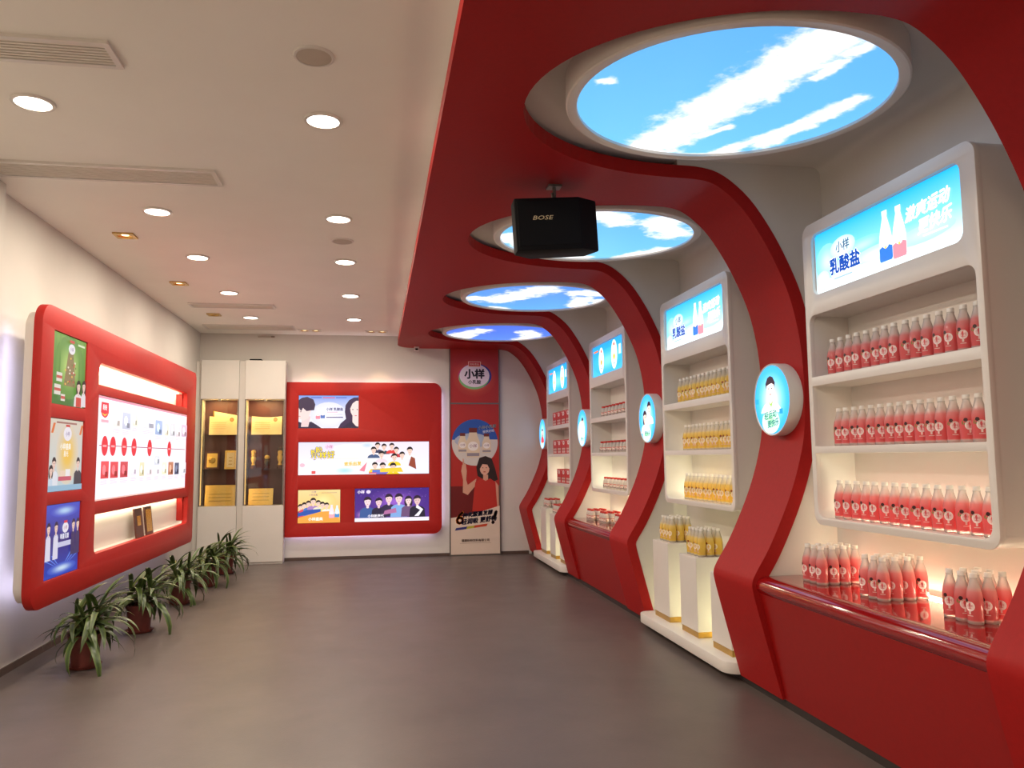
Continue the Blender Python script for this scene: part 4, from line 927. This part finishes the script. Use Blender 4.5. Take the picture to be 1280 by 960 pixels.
def art_pair(p, w, h):
    p.rect(-w/2, -h/2, w/2, 0, (246, 240, 250), (226, 226, 246)); p.rect(-w/2, 0, w/2, h/2, (226, 226, 246), (120, 150, 226)); p.glow(0, -.1*h, .3*w, .4*h, (252, 250, 255), (226, 226, 246), 24, 3)
    p.rect(-.1*w, .42*h, .1*w, .45*h, (214, 90, 130)); p.rect(-.3*w, .42*h, -.12*w, .45*h, (90, 110, 190)); p.rect(.12*w, .42*h, .3*w, .45*h, (90, 110, 190))
    # young man, face turned to the left edge
    p.poly([(-.5*w, -.5*h), (-.12*w, -.5*h), (-.2*w, -.4*h), (-.29*w, -.3*h), (-.42*w, -.36*h), (-.5*w, -.3*h)], (46, 36, 66))
    p.poly([(-.46*w, -.46*h), (-.34*w, -.46*h), (-.3*w, -.14*h), (-.44*w, -.14*h)], (238, 206, 206))
    p.poly([(-.5*w, -.2*h), (-.42*w, -.28*h), (-.34*w, -.2*h), (-.29*w, .05*h), (-.28*w, .2*h), (-.5*w, .22*h)], (246, 216, 212))
    p.poly([(-.5*w, .12*h), (-.46*w, .02*h), (-.43*w, .12*h), (-.37*w, .02*h), (-.31*w, .04*h), (-.245*w, .05*h), (-.225*w, .22*h), (-.26*w, .38*h), (-.36*w, .46*h), (-.45*w, .43*h), (-.5*w, .36*h)], (62, 44, 72))
    p.ell(-.465*w, -.0*h, .014*w, .012*h, (70, 50, 60), 8); p.rect(-.5*w, -.145*h, -.47*w, -.13*h, (206, 110, 120))
    # young woman at the right edge
    p.poly([(.16*w, -.5*h), (.2*w, -.36*h), (.29*w, -.22*h), (.27*w, .0), (.28*w, .2*h), (.34*w, .36*h), (.42*w, .44*h), (.5*w, .45*h), (.5*w, -.5*h)], (58, 38, 74))
    p.poly([(.36*w, .1*h), (.4*w, .26*h), (.46*w, .34*h), (.5*w, .34*h), (.5*w, -.5*h), (.42*w, -.5*h), (.4*w, -.32*h), (.4*w, -.12*h), (.37*w, -.02*h)], (248, 220, 214))
    p.poly([(.22*w, -.5*h), (.38*w, -.28*h), (.46*w, -.44*h), (.5*w, -.46*h), (.5*w, -.5*h)], (44, 32, 60))
    p.ell(.405*w, .07*h, .014*w, .014*h, (60, 44, 56), 8); p.ell(.48*w, .07*h, .014*w, .014*h, (60, 44, 56), 8); p.ell(.455*w, -.12*h, .022*w, .012*h, (206, 90, 110), 8)
    bottle_art(p, -.18*w, -.22*h, .34*h, (250, 236, 240), (240, 140, 160), (200, 90, 110)); bottle_art(p, -.1*w, -.2*h, .34*h, (236, 240, 252), (90, 120, 190), (80, 90, 160))
    p.text('小样 乳酸盐', .1*w, .08*h, .09*h, (70, 64, 120), bold=.03); p.rect(-.03*w, -.02*h, .15*w, 0, (230, 170, 190)); p.rect(-.03*w, -.09*h, .23*w, -.075*h, (200, 190, 214)); p.rect(-.04*w, -.185*h, .24*w, -.155*h, (96, 84, 130))
def art_crowd(p, w, h):
    p.rect(-w/2, -h/2, 0, h/2, (252, 246, 250), (226, 222, 246)); p.rect(0, -h/2, w/2, h/2, (236, 240, 252), (240, 226, 246)); p.glow(-.1*w, 0, .24*w, .45*h, (255, 252, 236), (244, 238, 248), 24, 3)
    p.glow(-.15*w, -.38*h, .08*w, .11*h, (170, 226, 236), (240, 240, 248), 18, 2); p.glow(.02*w, .4*h, .05*w, .09*h, (190, 214, 250), (236, 234, 250), 18, 2)
    for u, v, s in ((-.38, .18, .085), (-.345, .26, .085), (-.315, .1, .1)): p.text('小样好' if s > .09 else '盼', u*w, v*h, s*h*2.2, (70, 70, 170), bold=.1, rot=.06); p.text('小样好' if s > .09 else '盼', u*w, v*h, s*h*2.2, (246, 220, 40), bold=.03, rot=.06)
    p.ell(-.27*w, .36*h, .035*w, .12*h, (236, 214, 240), 18); p.text('小样', -.27*w, .36*h, .1*h, (190, 60, 110))
    p.rect(-.42*w, -.02*h, -.04*w, .0, (246, 226, 226)); p.text('欢乐出发', -.09*w, -.17*h, .12*h, (246, 190, 60), bold=.05, rot=.04)
    p.poly([(-.04*w, -.38*h), (.0, -.42*h), (.02*w, -.12*h)], (240, 130, 150)); p.rect(-.4*w, -.47*h, -.37*w, -.38*h, (230, 90, 90)); p.ell(-.47*w, -.2*h, .02*w, .06*h, (244, 190, 206), 12)
    for (u, v, s, c) in ((.1, .38, .12, (60, 60, 90)), (.15, .34, .12, (56, 70, 80)), (.21, .36, .12, (220, 60, 60)), (.07, .24, .13, (70, 90, 130)), (.245, .24, .12, (206, 60, 70)), (.13, .1, .13, (236, 214, 226)), (.35, .22, .14, (244, 240, 246)), (.29, .08, .13, (240, 236, 244)), (.23, .02, .14, (246, 210, 40)), (.08, -.24, .13, (226, 70, 90)), (.14, -.26, .14, (120, 110, 200)), (.22, -.28, .15, (250, 206, 30))): p.person(u*w, v*h, s*h*1.55, cloth=c, drop=1.2)
    p.poly([(.34*w, -.24*h), (.4*w, -.36*h), (.39*w, -.02*h), (.36*w, .04*h)], (150, 70, 50)); p.poly([(.03*w, -.44*h), (.3*w, -.44*h), (.28*w, -.3*h), (.05*w, -.34*h)], (244, 206, 60)); p.rect(.06*w, -.45*h, .12*w, -.36*h, (96, 120, 210))
def art_group(p, w, h):
    p.rect(-w/2, -h/2, w/2, h/2, (246, 190, 96), (246, 214, 150)); p.glow(.1*w, .15*h, .3*w, .3*h, (252, 232, 160), (246, 206, 130), 20, 3)
    p.text('小样', -.13*w, .44*h, .07*h, (120, 90, 140)); p.text('小样乳酸', -.14*w, .35*h, .06*h, (110, 70, 120)); p.rect(.05*w, .4*h, .42*w, .415*h, (170, 140, 120))
    for u, v, s, c in ((-.44, -.02, .15, (120, 80, 110)), (-.35, .03, .15, (220, 70, 90)), (-.25, .08, .15, (80, 120, 190)), (-.14, .15, .17, (170, 130, 190)), (-.02, .09, .15, (236, 226, 200)), (.08, .04, .15, (230, 220, 120)), (.18, .02, .14, (246, 236, 226))): p.person(u*w, v*h, s*h*1.2, cloth=c, drop=2.0)
    p.poly([(-.5*w, -.3*h), (.04*w, -.18*h), (.04*w, -.08*h), (-.28*w, -.1*h), (-.5*w, -.2*h)], (46, 84, 170)); p.poly([(-.5*w, -.5*h), (.5*w, -.5*h), (.42*w, -.14*h), (.04*w, -.16*h), (-.5*w, -.34*h)], (240, 164, 70))
    p.text('小样盛典', -.08*w, -.38*h, .1*h, (255, 246, 230), bold=.04); bottle_art(p, .3*w, -.36*h, .4*h, (252, 226, 236), (240, 170, 190), (200, 90, 110)); bottle_art(p, .43*w, -.34*h, .36*h, (220, 240, 250), (70, 140, 210), (60, 100, 170))
def art_purple(p, w, h):
    p.rect(-w/2, -h/2, w/2, h/2, (88, 50, 140), (64, 34, 130)); p.glow(.05*w, .1*h, .4*w, .38*h, (156, 96, 206), (76, 44, 136), 24, 4); p.glow(-.4*w, -.3*h, .1*w, .16*h, (206, 150, 206), (80, 46, 138), 16, 3)
    for k in range(24): p.ell(random.uniform(-.48, .48)*w, random.uniform(.2, .48)*h, .003*w, .007*h, (206, 180, 250), 6); 
    p.ell(-.32*w, .4*h, .03*w, .055*h, (230, 214, 244), 14); p.text('小样', -.42*w, .4*h, .1*h, (240, 226, 246), bold=.04)
    for u, v, s, c, sk, lg in ((-.33, .1, .24, (60, 90, 150), (244, 214, 220), False), (-.18, .08, .22, (40, 34, 60), (236, 200, 206), False), (-.045, .18, .24, (50, 40, 70), (240, 206, 206), False), (.09, .18, .25, (130, 170, 224), (236, 206, 206), False), (.22, .12, .22, (110, 80, 120), (240, 210, 206), True), (.34, .12, .24, (36, 30, 50), (226, 190, 190), False)): p.person(u*w, v*h, s*h*1.15, cloth=c, skin=sk, drop=1.95, sh=.95, long=lg, hair=(44, 28, 52))
    p.poly([(-.12*w, -.3*h), (.06*w, -.24*h), (.05*w, -.1*h), (-.1*w, -.18*h)], (180, 110, 160)); p.poly([(.3*w, -.36*h), (.36*w, -.36*h), (.42*w, -.16*h), (.34*w, -.02*h), (.32*w, -.1*h), (.38*w, -.18*h)], (246, 240, 250))
    p.text('小样新声代', -.22*w, -.33*h, .09*h, (246, 240, 250), bold=.03); p.rect(-w/2, -h/2, w/2, -.39*h, (246, 240, 248), (236, 226, 244))
screen(0, art_pair, 'pale blue poster with a young man and a young woman'); screen(1, art_crowd, 'wide white poster with a crowd of young people'); screen(2, art_group, 'small orange poster with a row of people'); screen(3, art_purple, 'purple poster with six people')

# ------------------------------------------------------------------ tall poster stand-up panel
t = empty('tall_poster', (1.576, YB-.03, 0)); tag(t, 'tall red banner poster with bottles in a circle and a woman in red pointing up', 'poster')
px0, px1 = 1.165, 1.99; YF = YB-.035
for a in (px0, px1-.018): obj('frame_post', bbox(a, a+.018, YF-.012, YB, 0, ZS-.002, w=.002), MAT['steel'], t)
for z in (.0, 2.42): obj('frame_rail', box(px0+.018, px1-.018, YF-.01, YB, z, z+.022), MAT['steel'], t)
bb = obj('backing', box(px0+.018, px1-.018, YF, YB-.001, .022, ZS-.003), MAT['carton_red'], t)
w_, cx = px1-px0-.036, (px0+px1)/2
p = Print(w_, .87); H1 = ZS-2.444-.004
p.rect(-w_/2, -H1/2, w_/2, H1/2, (176, 36, 30)); p.glow(0, -.02, .37, .33, (250, 190, 120), (176, 36, 30), 28, 4)
p.ell(0, -.01, .27, .21, (190, 50, 130), 32); p.ell(.03, .0, .25, .2, (40, 44, 140), 32); p.ell(-.01, -.03, .25, .19, (130, 190, 120), 32); p.ell(0, .005, .245, .19, (240, 226, 240), 32)
p.text('小样', .0, .035, .155, (30, 24, 50), bold=.045); p.text('小乳酸', .0, -.10, .065, (50, 30, 60), bold=.03)
p.poly([(-.1, .15), (.1, .15), (.105, .235), (-.105, .235)], (250, 214, 190)); p.poly([(-.09, .158), (.09, .158), (.095, .226), (-.095, .226)], (200, 40, 40)); p.text('盼盼食品', 0, .192, .035, (250, 226, 200))
p.build('header_print', MAT['paper_print'], t, (cx, YF-.0005, 2.443+H1/2), BACK)
p = Print(w_, 2.4); H2 = 2.418-.024
def V2(z): return z-(.024+H2/2)
p.rect(-w_/2, V2(.024), w_/2, V2(1.1), (108, 16, 20)); p.rect(-w_/2, V2(1.1), w_/2, V2(2.418), (176, 36, 32))
ccx, ccz, cr = 0, V2(1.80), .375
p.ell(ccx, ccz, cr, cr, (214, 206, 200), 40); p.poly([(ccx+cr*math.cos(a), ccz+cr*math.sin(a)) for a in np.linspace(.12, PI-.12, 26)], (40, 84, 170)); p.glow(ccx-.05, ccz+.03, .28, .12, (190, 206, 226), (170, 180, 200), 20, 3)
def milk_big(u, v, h):
    p.poly([(u+x*h, v+y*h) for x, y in [(-.2, 0), (.2, 0), (.22, .05), (.22, .5), (.14, .7), (.12, .82), (-.12, .82), (-.14, .7), (-.22, .5), (-.22, .05)]], (226, 206, 180))
    p.rect(u-.13*h, v+.8*h, u+.13*h, v+.95*h, (110, 40, 34)); p.ell(u, v+.36*h, .17*h, .15*h, (244, 236, 232), 18); p.text('小样', u, v+.37*h, .12*h, (120, 40, 90)); p.rect(u-.2*h, v+.04*h, u+.2*h, v+.14*h, (150, 140, 150))
milk_big(-.2, ccz-.16, .33); milk_big(.19, ccz-.17, .33); milk_big(-.03, ccz-.24, .5)
p.text('小样小乳酸', .2, ccz+.25, .055, (236, 240, 250), shear=.2, rot=.12, bold=.03); p.text('营养好喝', .22, ccz+.18, .045, (236, 240, 250), shear=.2, rot=.12)
# woman
sk = (214, 160, 136); hr = (40, 22, 24); wx = .17
p.poly([(wx-.13, V2(1.26)), (wx-.15, V2(1.4)), (wx-.1, V2(1.55)), (wx+.0, V2(1.58)), (wx+.1, V2(1.54)), (wx+.15, V2(1.4)), (wx+.2, V2(1.2)), (wx+.12, V2(1.16)), (wx-.06, V2(1.22))], hr)
p.poly([(-.21, V2(1.44)), (-.15, V2(1.46)), (-.135, V2(1.34)), (-.145, V2(1.2)), (-.12, V2(1.12)), (.02, V2(1.22)), (0, V2(1.1)), (-.12, V2(.96)), (-.2, V2(1.0)), (-.195, V2(1.2)), (-.225, V2(1.34))], sk)
p.poly([(-.20, V2(1.44)), (-.17, V2(1.44)), (-.185, V2(1.54)), (-.2, V2(1.54))], sk)
p.poly([(wx-.04, V2(1.14)), (wx+.04, V2(1.14)), (wx+.04, V2(1.28)), (wx-.04, V2(1.28))], sk); p.poly([(.3, V2(.72)), (.385, V2(.74)), (.38, V2(1.1)), (.32, V2(1.18))], sk)
p.poly([(-.05, V2(.70)), (.36, V2(.70)), (.34, V2(1.0)), (.33, V2(1.16)), (.24, V2(1.22)), (.17, V2(1.18)), (.1, V2(1.22)), (.0, V2(1.16)), (-.02, V2(1.0))], (190, 44, 36))
p.ell(wx-.015, V2(1.38), .078, .105, (228, 176, 152), 24); p.poly([(wx-.1, V2(1.36)), (wx-.09, V2(1.48)), (wx, V2(1.51)), (wx+.07, V2(1.46)), (wx+.07, V2(1.36)), (wx+.03, V2(1.44)), (wx-.05, V2(1.45))], hr)
for d in (-.045, .012): p.ell(wx+d, V2(1.39), .012, .006, (50, 30, 30), 8)
p.ell(wx-.018, V2(1.325), .022, .008, (180, 50, 50), 10)
p.poly([(-w_/2, V2(.024)), (w_/2, V2(.024)), (w_/2, V2(.78)), (-.1, V2(.64)), (-w_/2, V2(.60))], (226, 206, 190))
p.text('6', -.24, V2(.60), .2, (226, 120, 40), shear=.2, bold=.05); p.poly([(-.33, V2(.40)), (.18, V2(.46)), (.2, V2(.5)), (-.31, V2(.44))], (200, 70, 40)); p.poly([(-.33, V2(.40)), (-.15, V2(.421)), (-.13, V2(.461)), (-.31, V2(.44))], (50, 50, 120)); p.poly([(-.15, V2(.421)), (-.03, V2(.435)), (-.01, V2(.475)), (-.13, V2(.461))], (190, 180, 60))
p.text('种乳酸菌发酵', .04, V2(.66), .075, (44, 40, 80), shear=.25, rot=.1, bold=.06); p.text('轻润吸 更舒畅', .06, V2(.56), .085, (44, 40, 80), shear=.25, rot=.1, bold=.06); p.text('!', .31, V2(.6), .2, (50, 24, 40), shear=.3, bold=.06)
p.text('福建盼盼饮料有限公司', 0, V2(.24), .042, (110, 80, 70), bold=.03); p.rect(-.25, V2(.196), .25, V2(.202), (170, 146, 130))
p.build('poster_print', MAT['paper_print'], t, (cx, YF-.0005, .024+H2/2), BACK)

# ------------------------------------------------------------------ potted plants
def leaf_mesh(L, wd, droop, twist):
    n = 7; V, F, C = [], [], []
    x, z, a = 0, 0, 0
    for i in range(n+1):
        s = i/n; half = wd*(.35+1.3*s*(1-s)*2.4*.5+.25*(1-s))*(1-s**4) if s < 1 else 0
        half = wd*max(.0, (0.45+1.4*s*(1-s))*(1-s**5)); dz = half*.35
        V += [(x, -half, z+dz), (x, 0, z), (x, half, z+dz)]
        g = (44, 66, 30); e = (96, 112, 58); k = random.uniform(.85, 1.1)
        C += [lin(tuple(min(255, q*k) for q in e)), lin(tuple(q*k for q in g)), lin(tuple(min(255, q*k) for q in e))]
        a -= droop/n*(.4+1.4*s); x += L/n*math.cos(a); z += L/n*math.sin(a)
    for i in range(n):
        for j in (0, 1): F.append((3*i+j, 3*i+j+1, 3*i+j+4, 3*i+j+3))
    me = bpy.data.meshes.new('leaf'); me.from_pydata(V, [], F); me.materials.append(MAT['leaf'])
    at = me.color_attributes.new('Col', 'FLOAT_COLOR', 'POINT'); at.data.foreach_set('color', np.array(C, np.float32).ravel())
    me.polygons.foreach_set('use_smooth', [True]*len(me.polygons)); return me
LEAF = [leaf_mesh(.44, .029, 1.7, 0), leaf_mesh(.38, .028, 1.2, 0), leaf_mesh(.37, .021, .9, 0), leaf_mesh(.48, .030, 2.2, 0), leaf_mesh(.31, .018, .7, 0), leaf_mesh(.38, .027, 2.0, 0)]
def plant(x, y, label, k, sc=1.0):
    t = empty('potted_plant', (x, y, 0)); tag(t, label, 'potted plant', 'potted plants along the red panel')
    c = (x, y, 0); h = .25
    obj('saucer', lathe([(.08, .0), (.110, .004), (.122, .024), (.117, .024), (.10, .010), (.0, .010)], 28, c), MAT['terracotta'], t, smooth=40)
    obj('pot', lathe([(.085, .0105), (.09, .012), (.110, h-.03), (.120, h-.03), (.122, h), (.112, h), (.106, h-.04), (.02, h-.04)], 28, c), MAT['terracotta'], t, smooth=35)
    obj('soil', lathe([(.106, h-.045), (.10, h-.03), (.06, h-.024), (.0, h-.022)], 20, c), MAT['soil'], t, smooth=60)
    r = random.Random(k)
    crowns = []
    for s in range(4):
        a = 2*PI*s/4+r.uniform(-.4, .4); rr = r.uniform(.03, .07); top = h+r.uniform(.03, .17)*sc
        bx_, by_ = x+rr*math.cos(a), y+rr*math.sin(a); tx, ty = x+(rr+.03)*math.cos(a), y+(rr+.03)*math.sin(a)
        obj('cane', tube([(bx_, by_, h-.03), ((bx_+tx)/2, (by_+ty)/2, (h+top)/2), (tx, ty, top)], .010), MAT['cane'], t, smooth=50); crowns.append((tx, ty, top))
    for (tx, ty, tz) in crowns:
        for j in range(20):
            az = 2.4*j+r.uniform(-.3, .3); pit = [1.05, .85, .65, .4, .15][min(4, j//4)]+r.uniform(-.15, .15)
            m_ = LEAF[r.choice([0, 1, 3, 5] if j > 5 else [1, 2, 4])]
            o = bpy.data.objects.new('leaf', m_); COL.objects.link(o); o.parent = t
            # keep leaves off the wall panel: those pointing at it fold upwards and shorten
            s_ = sc*r.uniform(.8, 1.05)
            if math.cos(az) < -.35:
                pit = min(pit, .3); s_ *= .88 if tz < .34 else .6
            o.location = (tx-x, ty-y, tz-.012*j*.5-.004); o.rotation_euler = (r.uniform(-.3, .3), -pit, az); o.scale = (s_, s_, s_)
PLAB = ['arching green potted plant farthest from the trophy cabinets', 'green potted plant second in line from the near end of the red panel', 'green potted plant in the middle of the line of five', 'green potted plant second in line from the trophy cabinets', 'green potted plant beside the trophy cabinets']
for k, (x, y) in enumerate(((-2.17, 6.57), (-2.12, 7.79), (-2.10, 9.19), (-2.06, 10.37), (-2.03, 11.45))): plant(x, y, PLAB[k], 11+k, (1.12, 1.12, 1.05, 1.05, 1.05)[k])
